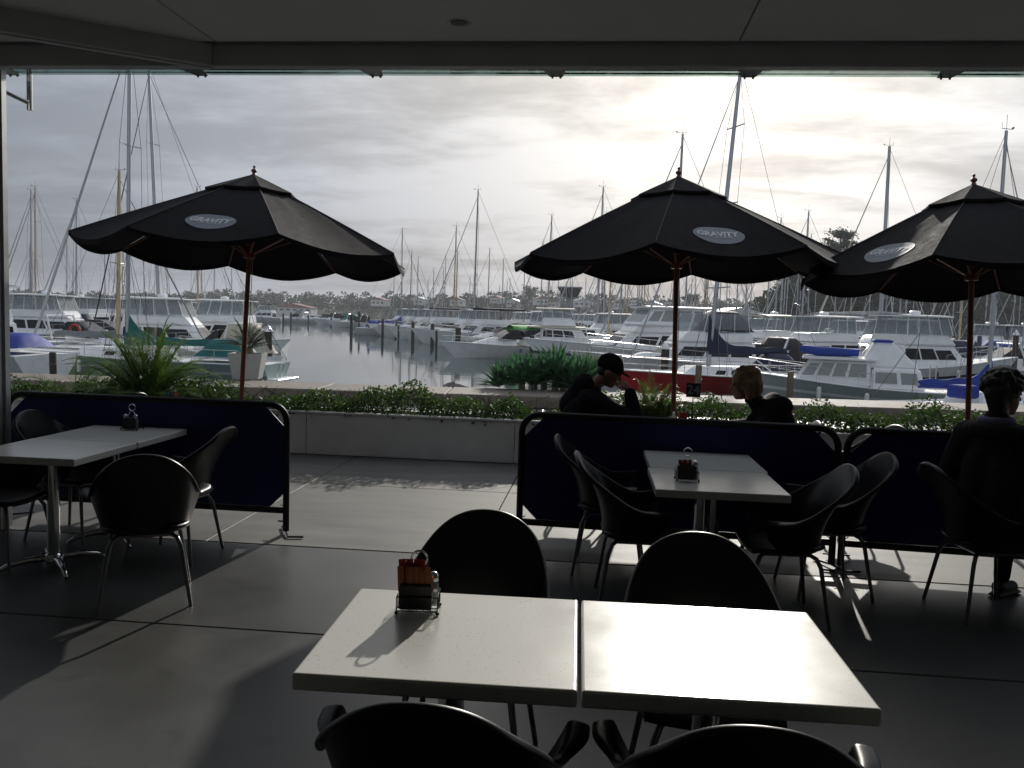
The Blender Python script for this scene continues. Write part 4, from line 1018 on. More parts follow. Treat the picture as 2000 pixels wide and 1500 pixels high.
# --- hardtop launch behind the teal-covered sloop
def flybridge(label, loc, head, L=12., B=4., m=GW, win=GGL, name='motor_cruiser', clear=True, hard=True, cat='motor boat', hh=1.0, group=None, stripe=None, ftop=GW, radar=True, saloon=None):
    b = Boat(name, label, cat, loc, head, group).hull(L, B, 1.75*hh, 1.15*hh, m, rake=.9, tr=.9, low=.62, stripe=stripe)
    z = 1.2*hh
    b.house(-L*.30, L*.22, B*.80, z-.1, z+1.25, 1.3, .1, .88, m, side=[(.05, .28, .42, .86), (.31, .55, .42, .86), (.58, .86, .42, .80)], front=[(.06, .48, .25, .88), (.52, .94, .25, .88)], rear=[(.1, .9, .15, .85)], glass=win, w1=B*.62)
    b.house(L*.05, L*.40, B*.55, z, z+.55, 1.6, .1, .8, m, 'foredeck_trunk', side=[(.35, .6, .35, .7)], w1=B*.3)
    zf = z+1.25
    b.house(-L*.28, L*.10, B*.74, zf-.02, zf+.55, .55, .05, .95, m, 'flybridge', w1=B*.62)
    if clear: b.clears(-L*.26, L*.055, B*.68, zf+.55, zf+1.55, .35, .1, 4)
    if hard: b.top(-L*.29, L*.05, B*.78, zf+1.62, .08, ftop)
    b.rail(.5, .985, .65, 7)
    if radar: MB().lathe([(.26, 0), (.30, .05), (.30, .14), (.22, .2), (.05, .22)], 16, (-L*.1, 0, zf+1.68)).build('radar_dome', GW, b.o, smooth=True)
    if group is None and label != 'x': b.fenders()
    b.tube('aerial', [(-L*.2, .6, zf+1.6), (-L*.24, .65, zf+4.2)], .012, GW, 4)
    return b
fb_ = flybridge('white launch with a boxy clear-curtained hardtop behind the teal sail cover', wl(352, 53), 8, 11, 3.8, hh=.95)
# --- large motor yacht at the jamb
q = wl(-175, 36)
by = flybridge('large white motor yacht beside the jamb post, clear curtains on its flybridge', q, 176, 13.5, 4.6, hh=1.15)
by.cover(-6.2, -4.4, 2.6, 1.6, 2.2, CV['blue'], 'cockpit_cover')
# --- boats filling the berths behind, jamb side
def express(label, loc, head, L=9., B=3.2, m=GW, cov=None, group=None, stripe=None, arch=True, name='sports_cruiser', win=GGL, screen=True):
    b = Boat(name, label, 'motor boat', loc, head, group).hull(L, B, 1.35, 1.0, m, rake=1.1, tr=.92, low=.6, stripe=stripe)
    b.house(-L*.08, L*.40, B*.78, 1.05, 1.75, 2.6, .0, .72, m, 'foredeck', side=[(.30, .42, .35, .65), (.48, .58, .35, .62)], w1=B*.22)
    if screen: b.house(-L*.16, L*.10, B*.80, 1.6, 2.35, 1.25, .15, .80, win, 'windscreen_frame', w1=B*.66)
    if arch: b.tube('radar_arch', [(-L*.22, -B*.44, 1.2), (-L*.28, -B*.40, 2.7), (-L*.28, B*.40, 2.7), (-L*.22, B*.44, 1.2)], .07, m)
    if cov: b.cover(-L*.46, -L*.08, B*.86, 1.15, 2.75, CV[cov], 'canvas_cover')
    else: b.box('helm_seat', (-L*.2, .3, 1.35), (.6, .6, .7), GW)
    if group is None and label != 'x': b.fenders((.2, .45))
    b.rail(.55, .985, .5, 6); return b
express('white sports boat with a navy cover behind the cream mast', wl(215, 62), 10, 9, cov='navy')
flybridge('white cruiser with a pale hardtop between the jamb and the furled jib', wl(120, 60), 5, 11, 3.8)
ex = express('white boat with a red lifebuoy by the cream mast', wl(178, 54), -4, 8, cov=None)
MB().tube([(.33*math.cos(k*math.pi/8), -1.62, 1.85+.33*math.sin(k*math.pi/8)) for k in range(16)], .085, 8, closed=True).build('lifebuoy', mat('lifebuoy_red', (.45, .05, .03), .5), ex.o, smooth=True)
express('tan and white runabout beside the potted cycad', wl(432, 47), 150, 7.5, 2.7, cov='cream', stripe=CV['cream'])
# --- boats across the basin
GB = 'boats moored across the far side of the basin'
far = [(512, 214, 'flybridge', None, 176, 'white far cruiser with dark biminis across the basin'), (575, 216, 'express', None, 180, 'white far runabout beside the teal-topped boat'), (612, 220, 'sedan', 'navy', 178, 'grey hulled far boat with a long white cabin roof'),
       (632, 216, 'express', 'black', 184, 'far boat under a rounded black canopy'), (662, 212, 'express', 'teal', 176, 'far boat with a teal canopy'), (688, 180, 'express', 'black', 186, 'far boat with a square black cover by the pilings')]
for px, Y, kd, cv, h_, lb in far:
    if kd == 'flybridge': b = flybridge(lb, wl(px, Y), h_, 11, 3.8, group=GB, radar=False); b.top(-3.2, 0, 3.2, 4.6, .2, CV['black'], 'bimini')
    elif kd == 'sedan': b = Boat('motor_launch', lb, 'motor boat', wl(px, Y), h_, GB).hull(11, 3.4, 1.3, 1.0, mat('grey_hull', (.25, .26, .30), .4)).house(-3.8, 2.2, 2.6, 1.0, 2.1, .5, .1, .9, GW, side=SW4)
    else: express(lb, wl(px, Y), h_, 11 if px < 680 else 8, 3.4, cov=cv, group=GB)
# --- row behind the pilings, bows towards the channel
GRW = 'motor boats in the row behind the pilings'
row = [(722, 140, 'f', None, 'white flybridge boat furthest along the row of pilings'), (752, 131, 'f', None, 'white boat with a tall square wheelhouse behind the pilings'), (790, 124, 'f', None, 'white flybridge cruiser beside the square wheelhouse boat'), (812, 112, 'f', 'black', 'large white cruiser with a long black bimini'),
       (842, 108, 'e', None, 'sleek white sports cruiser behind the black-bimini cruiser'), (872, 100, 'f', None, 'white cruiser with a swept hardtop behind the pilings'), (905, 94, 'f', 'black', 'white cruiser with a short black bimini beside the navy-covered boat'), (952, 88, 'e', 'navy', 'white sports cruiser with a bright navy cockpit cover'),
       (992, 86, 'e', 'black', 'dark covered sports boat beside the navy-covered one'), (770, 110, 'e', None, 'low white boat just behind the slim pilings'), (860, 84, 'e', None, 'open pale green boat tied to the stout pile')]
PA, PB = at(686, 652, z=WATER), at(894, 692, z=WATER)
ROWU = {r_[4]: u_ for r_, u_ in zip(row, (-.02, .10, .22, .34, .46, .58, .70, .82, .94, .16, 1.04))}
for px, Y, kd, cv, lb in row:
    h_ = 214+random.uniform(-4, 4); L = 11.5 if kd == 'f' else 9.5; u_ = ROWU[lb]; bowp = PA.lerp(PB, u_)+Vector((2.6, .8, 0)); cen = bowp+Vector((-math.cos(R(h_)), -math.sin(R(h_)), 0))*L*.5
    if kd == 'f':
        b = flybridge(lb, cen, h_, L, 4, group=GRW, clear=cv is None, hard=cv is None, radar=False, win=GGL)
        if cv: b.top(-4.2, .8, 3.4, 4.25, .22, CV[cv], 'bimini'); [b.tube('bimini_frame', [(x, sd*1.6, 3.0), (x+.3, sd*1.6, 4.2)], .03, ST) for x in (-3.6, .2) for sd in (-1, 1)]
    else: express(lb, cen, h_, L, 3.5, GGR if 'green' in lb else GW, cov=cv, group=GRW)
g = express('white boat with a lime green sunshade by the agaves', wl(985, 73), 215, 9, 3.2, cov=None, arch=False)
g.top(-2.6, -.6, 1.9, 2.45, .05, mat('lime_canvas', (.06, .34, .06), .7), 'sunshade', .35); g.tube('sunshade_pole', [(-1.6, 0, 1), (-1.6, 0, 2.6)], .03, ST)
# --- cluster behind the two seated people
gb = Boat('game_boat', 'white fishing boat with gold trim lines above the agave plants', 'motor boat', wl(1112, 74), 6).hull(10.5, 3.6, 1.6, 1.1, GW, rail=MBRASS, rake=.9, tr=.9)
gb.house(-2.4, 1.8, 2.9, 1.3, 2.65, .9, .1, .88, GW, side=SW4[:3], front=[(.08, .92, .35, .85)]).top(-3.4, 1.3, 3.1, 2.75, .10, GC, 'cabin_roof').house(-2.3, .6, 2.3, 2.8, 3.5, .5, .1, .9, GW, 'flybridge').top(-2.8, .4, 2.7, 4.25, .08, GC).clears(-2.3, .3, 2.2, 3.5, 4.2, .3, .1, 3)
gb.rail(.5, .985, .6, 6)
Boat('motor_launch', 'dark red hulled boat behind the gold-trimmed fishing boat', 'motor boat', wl(1165, 84), 10).hull(10, 3.4, 1.9, 1.2, GRD, rail=GW).house(-3, 1.2, 2.6, 1.3, 2.6, .7, .1, .9, GW, side=SW4[:3])
A = flybridge('big white cruiser with a raked front and arched window band behind the black cap', wl(1258, 58), 200, 12.5, 4.3, hh=1.25, clear=False, hard=False, radar=False, stripe=CV['navy'])
A.house(-3.9, .9, 3.2, 3.2, 4.35, .95, .25, .84, GW, 'upper_saloon', side=[(.06, .22, .25, .85), (.26, .50, .25, .85), (.54, .74, .25, .85), (.77, .93, .25, .8)], front=[(.08, .48, .2, .85), (.52, .92, .2, .85)], glass=GPL).top(-4.3, .4, 3.5, 4.42, .10)
Bc = flybridge('white cruiser with a black canvas bridge enclosure beside the parasol pole', wl(1352, 50), 193, 11, 3.9, hh=1.0, clear=True, hard=False, radar=False)
Bc.cover(-3.2, -.4, 2.7, 3.05, 4.15, CV['black'], 'bridge_cover')
Bc.tube('kayak', [(-2.2, -2.05, 1.35), (-1.6, -2.1, 1.42), (0, -2.12, 1.45), (1.4, -2.1, 1.42), (2.1, -2.05, 1.36)], [.05, .22, .30, .22, .05], CV['orange'], 10)
# red sloop with navy cover
Y0 = 43; m0 = wl(1386, Y0); hdg = 205
ch_, sh_ = math.cos(R(hdg)), math.sin(R(hdg))
RS = Boat('sailboat', 'red hulled sloop with a navy sail cover moored behind the blonde person', 'sailboat', m0-Vector((ch_, sh_, 0))*.9, hdg).hull(10.6, 3.4, 1.25, 1.0, GRD, rail=GW, low=.6)
sloop_deck(RS, 10.6, -.16, .26, 1.08); RS.rail(.05, .985, .6, 10); RS.mast(.9, 14.9, .11, 1.0, .085, -.02, cov='navy', bl=4.5, bz=2.1, lump=1.5, jib=True, jr=.045, sp=(.30, .56, .80), wire=.012)
RS.cover(-3.9, -1.9, 1.9, 1.3, 2.1, CV['navy'], 'spray_hood')
C1 = flybridge('cream-topped cruiser with a hazy clear enclosure behind the navy sail cover', wl(1490, 64), 205, 9.5, 3.6, hh=1.05, ftop=GC, stripe=CV['navy'])
D1 = flybridge('white cruiser with a broad raked clear enclosure above the blue inflatable', wl(1585, 58), 208, 10, 3.8, hh=1.05, stripe=CV['blue'])
# classic launch
Y0 = 39.5; bw, sn = wl(1478, Y0+1), wl(1872, Y0-1); c = (bw+sn)/2; L = (bw-sn).length
hd = math.degrees(math.atan2(bw.y-sn.y, bw.x-sn.x))
LN = Boat('cabin_launch', 'classic pale launch with a stepped cabin and an inflatable on its roof', 'motor boat', c, hd).hull(L, 3.2, 1.45, .95, mat('grey_green_hull', (.40, .46, .46), .35, var=.08), rail=GW, rake=.7, tr=.85, stripe=GW)
LN.house(-L*.10, L*.30, 2.4, 1.0, 2.12, .75, .05, .92, GW, 'wheelhouse', side=[(.06, .30, .38, .88), (.34, .52, .38, .88), (.56, .74, .38, .88), (.78, .94, .38, .84)], front=[(.05, .34, .35, .88), (.37, .63, .35, .88), (.66, .95, .35, .88)], glass=GPL, w1=1.9)
LN.top(-L*.12, L*.245, 2.55, 2.20, .07, GW, 'wheelhouse_roof')
LN.house(-L*.36, -L*.10, 2.5, .95, 1.85, .0, .25, .94, GW, 'aft_cabin', side=[(.10, .42, .30, .82), (.50, .92, .30, .82)], glass=GPL)
LN.house(-L*.33, -L*.04, 2.2, 1.85, 2.95, .55, 1.1, .86, GW, 'bridge_coaming')
LN.tube('coaming_trim', [(-L*.33+1.1, -1.0, 2.97), (-L*.04-.55, -1.0, 2.97), (-L*.04-.55, 1.0, 2.97), (-L*.33+1.1, 1.0, 2.97)], .06, CV['blue'])
LN.tube('crossed_emblem', [(-L*.19-.2, -1.07, 2.2), (-L*.19+.2, -1.04, 2.6)], .02, CV['navy']); LN.tube('crossed_emblem', [(-L*.19+.2, -1.07, 2.2), (-L*.19-.2, -1.04, 2.6)], .02, CV['navy'])
LN.rail(.42, .985, .6, 8); LN.tube('aft_ladder', [(-L*.40, -1.2, .95), (-L*.40, -1.2, 2.0)], .03, ST).tube('aft_ladder', [(-L*.43, -1.2, .95), (-L*.43, -1.2, 2.0)], .03, ST)
LN.fenders((.2, .45, .7)); LN.tube('bow_sprit_rail', [(L*.40, -.3, 1.4), (L*.5, 0, 2.0), (L*.40, .3, 1.4)], .02, ST)
tq = LN.o.matrix_basis if False else None
ang = R(hd); tc_ = Vector((c.x, c.y, WATER+2.43))+Vector((math.cos(ang)*L*.10, math.sin(ang)*L*.10, 0))
IN = empty('inflatable_dinghy', tc_, ang, 'bright blue inflatable lying upturned on the classic launch', 'dinghy')
MB().tube([(-1.1, -.42, 0), (.5, -.45, 0), (1.0, -.22, .06), (1.15, 0, .08), (1.0, .22, .06), (.5, .45, 0), (-1.1, .42, 0)], [.16, .20, .19, .19, .19, .20, .16], 10).build('tubes', CV['blue'], IN, smooth=True)
MB().box((-.2, 0, .10), (1.9, .8, .10), b=.04).build('floor_cover', CV['blue'], IN)
Fb_ = flybridge('tall white motor yacht with a boxed flybridge and radar dome behind the launch', wl(1815, 52), 24, 10, 3.8, hh=1.15, stripe=CV['navy'], win=GGL, radar=True)
# blue boom cover boat by the curly-haired person
Y0 = 33; m0 = wl(1940, Y0); hdg = 28
BB = Boat('sailboat', 'white yacht with a royal blue boom cover beside the curly-haired person', 'sailboat', m0-Vector((math.cos(R(hdg)), math.sin(R(hdg)), 0))*.3, hdg).hull(8.5, 2.9, 1.1, .95, GW)
sloop_deck(BB, 8.5, -.12, .30, .98); BB.mast(.3, 9.6, .075, .95, .0, cov='blue', bl=3.4, bz=1.55, lump=.7, jib=True, jr=.04); BB.box('hatch_cover', (-1.6, -.6, 1.45), (.7, .7, .45), CV['blue'], .06)
BT = Boat('sailboat', 'white yacht whose tall single-spreader mast stands behind the boxed flybridge', 'sailboat', wl(1747, 60)+Vector((-.4, 0, 0)), 172).hull(11, 3.4, 1.2, 1.0)
sloop_deck(BT, 11); BT.mast(.4, 14.2, .13, 1.0, -.01, cov='blue', bl=4.2, jib='cream', jr=.06, sp=(.55,))
flybridge('white cruiser with a rounded upper deck below the wooded hill', wl(1935, 92), 250, 12, 4.2, radar=True); flybridge('white cruiser next to the round-decked one below the wooded hill', wl(2008, 90), 255, 12, 4.2)
express('white sports boat under a bright blue cover by the hill', wl(1905, 70), 200, 8, 3, cov='blue'); express('white sports boat in front of the round-decked cruisers', wl(1965, 66), 190, 9, 3.2)
express('white boat with a black cover beside the launch bow', wl(1452, 54), 185, 8.5, 3.1, cov='black')

# ---------------------------------------------------------------- pilings and pontoons
MPI = mat('tarred_pile', (.045, .035, .028), .8, var=.4, vscale=4, stretch=(4, 4, .5), bump=.4, bscale=14); MPT = mat('weathered_pile', (.17, .13, .085), .8, var=.35, vscale=5, stretch=(4, 4, .5), bump=.4, bscale=14)
def pile(label, px, ytop, ywat=None, Y=None, r=.16, m=MPI, group='mooring piles in the basin', capm=None):
    hz = at(px, 0, y=100);
    if Y is None:
        w = at(px, ywat, z=WATER); Y = w.y; X = w.x
    else: X = wl(px, Y).x
    top = at(px, ytop, y=Y).z; o = empty('mooring_pile', (X, Y, WATER), random.uniform(0, 6), label, 'piling', group)
    H = top-WATER; MB().tube([(0, 0, -2), (random.uniform(-.02, .02), 0, H*.5), (0, 0, H-.05), (0, 0, H)], [r*1.05, r*1.02, r, r*.85], 12).build('shaft', m, o, smooth=60)
    for zc_ in (.35, 1.0): MB().lathe([(r*1.06, 0), (r*1.1, .03), (r*1.06, .06)], 12, (0, 0, min(zc_, H-.2))).build('band', MRIG, o, smooth=True)
    if capm: MB().lathe([(r*1.25, 0), (r*1.25, .05), (r*.2, .34), (.01, .36)], 12, (0, 0, H)).build('cap', capm, o, smooth=True)
LP = 'dark mooring pile in the line along the channel'
for px, a_, b_, r_ in ((686, 614, 652, .22), (701, 609, 649, .16), (720, 617, 654, .17), (747, 622, 659, .17), (773, 624, 661, .17), (778, 636, 664, .12), (806, 629, 668, .20), (844, 632, 674, .20), (852, 645, 677, .12), (894, 640, 692, .24), (959, 656, 695, .14), (972, 656, 698, .16), (553, 612, 632, .2), (568, 610, 632, .2), (602, 615, 633, .16), (647, 617, 634, .2), (665, 612, 634, .2)):
    pile(LP, px, a_, b_, r=r_)
pile('short weathered brown pile in front of the launch bow', 1551, 726, Y=37, r=.13, m=MPT); pile('weathered grey pile in front of the red sloop', 1370, 713, Y=39, r=.14, m=MPT)
pile('dark pile with a pale pointed cap beside the parasol pole', 1303, 682, Y=46, r=.20, capm=GW); pile('dark pile with a pale pointed cap by the agaves', 1041, 656, Y=60, r=.16)
pile('short dark pile in front of the teal-covered sloop bow', 102, 688, Y=34, r=.14); pile('thick dark pile behind the potted cycad', 524, 648, Y=46, r=.22, capm=ST)
pile('dark pile with a pale pointed cap below the wooded hill', 1988, 655, Y=60, r=.17, capm=GW); pile('blue-painted pile below the wooded hill', 1917, 656, Y=70, r=.16, m=GNV)
MPO = mat('pontoon_deck', (.28, .26, .23), .8, var=.2)
def pontoon(label, a, b, w=1.6):
    a, b = Vector(a), Vector(b); d = b-a; o = empty('pontoon', (a.x, a.y, WATER), math.atan2(d.y, d.x), label, 'pontoon', 'floating pontoons between the berths')
    MB().box((d.length/2, 0, .42), (d.length, w, .12), b=.02).build('deck', MPO, o); MB().box((d.length/2, 0, .12), (d.length-.2, w-.2, .48)).build('float', MPI, o)
pontoon('long floating pontoon behind the row of pilings', wl(1010, 88)+Vector((4, 0, 0)), wl(735, 146)+Vector((9, 0, 0)))
pontoon('long floating pontoon across the basin', wl(470, 222), wl(700, 218)); pontoon('floating pontoon behind the teal-covered sloop', wl(-40, 46), wl(480, 46)); pontoon('floating pontoon behind the classic launch', wl(1430, 46.5), wl(2080, 46))

# ---------------------------------------------------------------- crowded berths behind: copies of a few yachts
def yacht_proto(cov, m, hullm=GW, H=12.5, L=10., sp=(.5, .75)):
    b = Boat('sailboat', 'x', 'sailboat', (0, -500, WATER), 0); b.hull(L, 3.3, 1.25, 1.0, hullm); sloop_deck(b, L); b.mast(.6, H, .085, 1.0, .01, m=m, cov=cov, bl=4., sp=sp, wire=.012, jr=.06)
    b.cover(-L*.38, -L*.2, 1.9, 1.2, 2.0, CV[cov], 'spray_hood'); return b.o
YP = [('navy', yacht_proto('navy', MMA)), ('blue', yacht_proto('blue', MMA, H=13.5, L=11)), ('grey', yacht_proto('grey', MMA, H=11.5, L=9.5, sp=(.55,))), ('cream', yacht_proto('cream', MMC, GC, 12)), ('maroon', yacht_proto('maroon', MMA, GNV, 14.5, 12))]
used = set(); rnd = random.Random(21); taken = []
CN = {'navy': 'navy', 'blue': 'royal blue', 'grey': 'grey', 'cream': 'cream', 'maroon': 'maroon'}
def put(i, px, Y, h_, band, k=1.):
    cv, o = YP[i]; lb = 'far yacht with a %s sail cover %s' % (CN[cv], band); g = 'yachts with %s covers %s' % (CN[cv], band); l_ = wl(px, Y)
    if i not in used: used.add(i); o.location = l_; o.rotation_euler.z = R(h_); o['label'] = lb; o['group'] = g; o.scale = (k, k, k)
    else: copy_tree(o, l_, R(h_), lb, g, k)
# singled-out masts of the photograph: (px, y of masthead, depth)
SM = [(73, 372, 95), (81, 365, 100), (161, 390, 80), (374, 366, 92), (200, 470, 110), (398, 500, 120), (776, 447, 128), (895, 442, 150), (938, 372, 108), (1080, 420, 120), (1168, 415, 100), (1180, 365, 112), (1336, 262, 66), (1242, 520, 150), (1412, 510, 140)]
for px, yt, Y in SM:
    i = rnd.randrange(5) if px > 700 else rnd.choice((0, 2, 3)); l_ = wl(px, Y); Hm = at(px, yt, y=Y).z-WATER; base = (1.0+[12.5, 13.5, 11.5, 12, 14.5][i])
    k = Hm/base; put(i, px, Y, 180*rnd.randrange(2)+rnd.uniform(-14, 14), 'in the berths beside the channel' if 480 < px < 1240 else ('in the berths by the jamb' if px < 480 else 'in the berths behind the parasols'), k)
def scatter(n, p0, p1, y0, y1, band, k0=.85, k1=1.2):
    t = 0; c_ = 0
    while c_ < n and t < n*30:
        t += 1; px = rnd.uniform(p0, p1); Y = rnd.uniform(y0, y1); l_ = wl(px, Y)
        if any((l_-q).length < 8.5 for q in taken): continue
        taken.append(l_); c_ += 1; put(rnd.choice((0, 0, 1, 2, 2, 3, 4)), px, Y, rnd.choice((0, 180))+rnd.uniform(-12, 12), band, rnd.uniform(k0, k1))
scatter(44, 1170, 1600, 85, 200, 'in the crowded berths before the boat sheds'); scatter(48, 1580, 2080, 80, 165, 'in the crowded berths below the wooded hill', .8, 1.05)
scatter(10, 0, 470, 100, 230, 'in the berths by the far shore', .8, 1.1); scatter(22, 760, 1170, 120, 250, 'in the berths beyond the pilings', .8, 1.15)
# motor boats among them
MPR = [('with a clear-curtained bridge', flybridge('x', (0, -500, WATER), 0, 11, 3.9).o), ('with a navy cockpit cover', express('x', (0, -500, WATER), 0, 9, 3.2, cov='navy').o), ('with a low windscreen', express('x', (0, -500, WATER), 0, 9.5, 3.3, cov=None).o)]
um = set()
def putm(n, p0, p1, y0, y1, band):
    t = 0; c_ = 0
    while c_ < n and t < n*30:
        t += 1; px = rnd.uniform(p0, p1); Y = rnd.uniform(y0, y1); l_ = wl(px, Y)
        if any((l_-q).length < 6.5 for q in taken): continue
        taken.append(l_); c_ += 1; i = rnd.randrange(3); ds, o = MPR[i]; lb = 'far white motor boat %s %s' % (ds, band); h_ = R(rnd.choice((0, 180, 190, 170))+rnd.uniform(-10, 10)); g = 'motor boats %s %s' % (ds, band)
        if i not in um: um.add(i); o.location = l_; o.rotation_euler.z = h_; o['label'] = lb; o['group'] = g
        else: copy_tree(o, l_, h_, lb, g)
putm(30, 1170, 1640, 68, 150, 'before the boat sheds'); putm(28, 1640, 2060, 58, 130, 'below the wooded hill'); putm(12, 0, 460, 62, 130, 'by the far shore'); putm(14, 900, 1180, 92, 170, 'beyond the pilings')
# ================================================================ PLANTS
LPALM = leaf_mat('palm_leaf', (.15, .25, .045), (.06, .13, .022), .4, 12); LAGA = leaf_mat('agave_leaf', (.075, .19, .085), (.03, .08, .04), .45, 8); LCYC = leaf_mat('cycad_leaf', (.025, .05, .018), (.012, .025, .010), .35, 10)
LGRS = leaf_mat('grass_blade', (.12, .15, .04), (.05, .08, .02), .5, 10); LRED = leaf_mat('bronze_leaf', (.22, .09, .02), (.10, .10, .02), .45, 9)
def blade(b, p0, d, up, L, w, bend, n=6, fold=.25, taper=1.):
    """arching strap leaf"""
    d = Vector(d).normalized(); p = Vector(p0); rows = []; dz = 0
    for i in range(n+1):
        u = i/n; dr = (d+Vector((0, 0, -bend*u*u))).normalized(); sd = dr.cross(Vector((0, 0, 1)));
        if sd.length < 1e-4: sd = Vector((1, 0, 0))
        sd.normalize(); nn = sd.cross(dr); ww = w*(.55+.9*u if u < .35 else 1.0*(1-((u-.35)/.65)**2*taper))
        ww = max(ww, w*.02); rows.append([p-sd*ww*.5+nn*ww*fold, p, p+sd*ww*.5+nn*ww*fold]); p = p+dr*L/n
    b.grid(rows)
def frond(b, p0, d, L, bend, nl=22, ll=.22, w=.012, droop=.35, rnd=random):
    d = Vector(d).normalized(); p = Vector(p0); P = []; D = []
    for i in range(15):
        u = i/14; dr = (d+Vector((0, 0, -bend*u*u))).normalized(); P.append(p.copy()); D.append(dr); p = p+dr*L/14
    b.tube(P, [.006*(1-.8*i/14)+.0015 for i in range(15)], 4)
    for i in range(nl):
        u = .22+.78*i/(nl-1); k = min(13, int(u*14)); p = P[k].lerp(P[k+1], u*14-k); dr = D[k]; sd = dr.cross(Vector((0, 0, 1))).normalized()
        for s in (-1, 1):
            l_ = ll*math.sin(math.pi*(.18+.78*u))*rnd.uniform(.85, 1.1); dd = (sd*s*.8+dr*.75+Vector((0, 0, rnd.uniform(-.05, .25)))).normalized(); blade(b, p, dd, None, l_, w, droop, 3, .15)
def plant(name, label, cat, loc, n, fn, m, part='frond', group=None):
    o = empty(name, loc, 0, label, cat, group)
    for i in range(n):
        b = MB(); fn(b, i); b.build(part, m[i % len(m)] if isinstance(m, list) else m, o, smooth=80, fix=False)
    return o
rnd = random.Random(12)
def palm_fn(h, spread, L, nl=24, ll=.2):
    def f(b, i):
        a = rnd.uniform(0, 2*math.pi); e = rnd.uniform(.35, 1.45); frond(b, (rnd.gauss(0, .04), rnd.gauss(0, .04), 0), (math.cos(a)*math.cos(e)*spread, math.sin(a)*math.cos(e)*spread*.6, math.sin(e)*h), L*rnd.uniform(.75, 1.1), rnd.uniform(.7, 1.5), nl, ll, .010, .4, rnd)
    return f
q = at(292, 775, y=10.02)
plant('palm_shrub', 'bushy feathery green palm growing out of the planter by the jamb', 'palm', (q.x, 10.02, .42), 84, palm_fn(1.0, 1.2, 1.08, 34, .22), LPALM)
q = at(150, 775, y=10.0)
plant('palm_shrub', 'low sprawling palm fronds in the planter behind the jamb-side barrier', 'palm', (q.x, 10.0, .42), 16, palm_fn(.5, 1.2, .75, 22, .2), LPALM)
q = at(1272, 800, y=10.0)
plant('palm_shrub', 'bright green and bronze shrub in the planter beside the parasol pole', 'shrub', (q.x, 10.0, .42), 36, palm_fn(.9, .7, .62, 18, .18), [LPALM, LPALM, LRED, LPALM])
# agaves behind the kerb
def aga_fn(n, L, w):
    def f(b, i):
        g = i/n; a = i*2.399; e = .15+1.25*(1-g)**.7*1.0; e = lerp(1.45, .12, g); blade(b, (0, 0, .02), (math.cos(a)*math.cos(e), math.sin(a)*math.cos(e), math.sin(e)), None, L*rnd.uniform(.85, 1.1), w, .35, 6, .22, 1.)
    return f
for px, py, s_, hgt, lb in ((1085, 742, .62, .20, 'tall agave rosette raised on its stem behind the kerb'), (1000, 752, .55, .0, 'spreading agave rosette at the water end of the clump'), (1045, 750, .55, .05, 'agave rosette in the middle of the clump'), (1120, 752, .55, .0, 'agave rosette at the grassy end of the clump'), (1155, 750, .50, .05, 'agave rosette half hidden by the person in the cap'), (1062, 735, .5, .12, 'agave rosette half hidden in the back of the clump'), (975, 752, .42, .0, 'small agave rosette at the very water end of the clump'), (1022, 742, .52, .10, 'agave rosette standing between its spreading neighbours'), (1100, 748, .6, .02, 'broad agave rosette below the tall stemmed one'), (1138, 744, .5, .10, 'agave rosette in front of the grass tuft')):
    q = at(px, py, y=17.6); o = plant('agave', lb, 'agave', (q.x, 17.6+random.uniform(-.3, .3), .2+hgt), 34, aga_fn(34, s_*1.3, .12), LAGA, 'leaf', 'agaves behind the kerb')
    if hgt: MB().tube([(0, 0, -hgt-.05), (0, 0, .06)], [.07, .06], 8).build('stem', MPT, o)
q = at(1145, 750, y=18.0)
def grass_fn(b, i):
    for k in range(6):
        a = rnd.uniform(0, 2*math.pi); e = rnd.uniform(.9, 1.5); blade(b, (rnd.gauss(0, .12), rnd.gauss(0, .08), 0), (math.cos(a)*math.cos(e), math.sin(a)*math.cos(e), math.sin(e)), None, rnd.uniform(.6, .95), .012, .35, 5, .1)
plant('ornamental_grass', 'tuft of tall yellow-green grass behind the agaves', 'grass tuft', (q.x, 18.0, .2), 40, grass_fn, LGRS, 'blades')
# potted cycad on the kerb
q = at(484, 738, z=.21)
pt = empty('potted_cycad', (q.x, q.y, .20), .2, 'dark spiky cycad in a square white pot on the kerb', 'potted plant')
b = MB(); b.add([(-.25, -.25, 0), (.25, -.25, 0), (.25, .25, 0), (-.25, .25, 0), (-.34, -.34, .52), (.34, -.34, .52), (.34, .34, .52), (-.34, .34, .52), (-.30, -.30, .52), (.30, -.30, .52), (.30, .30, .52), (-.30, .30, .52), (-.29, -.29, .44), (.29, -.29, .44), (.29, .29, .44), (-.29, .29, .44)],
  [(3, 2, 1, 0), (0, 1, 5, 4), (1, 2, 6, 5), (2, 3, 7, 6), (3, 0, 4, 7), (4, 5, 9, 8), (5, 6, 10, 9), (6, 7, 11, 10), (7, 4, 8, 11), (8, 9, 13, 12), (9, 10, 14, 13), (10, 11, 15, 14), (11, 8, 12, 15), (12, 13, 14, 15)])
b.build('pot', mat('white_pot', (.40, .40, .39), .6, var=.1), pt); MB().lathe([(.10, 0), (.12, .1), (.09, .2)], 10, (0, 0, .42)).build('trunk', MPT, pt)
for i in range(26):
    b = MB(); a = i*2.399; e = rnd.uniform(.25, 1.3); frond(b, (0, 0, .58), (math.cos(a)*math.cos(e), math.sin(a)*math.cos(e), math.sin(e)), rnd.uniform(.55, .75), .7, 20, .16, .014, .1, rnd); b.build('frond', LCYC, pt, fix=False)
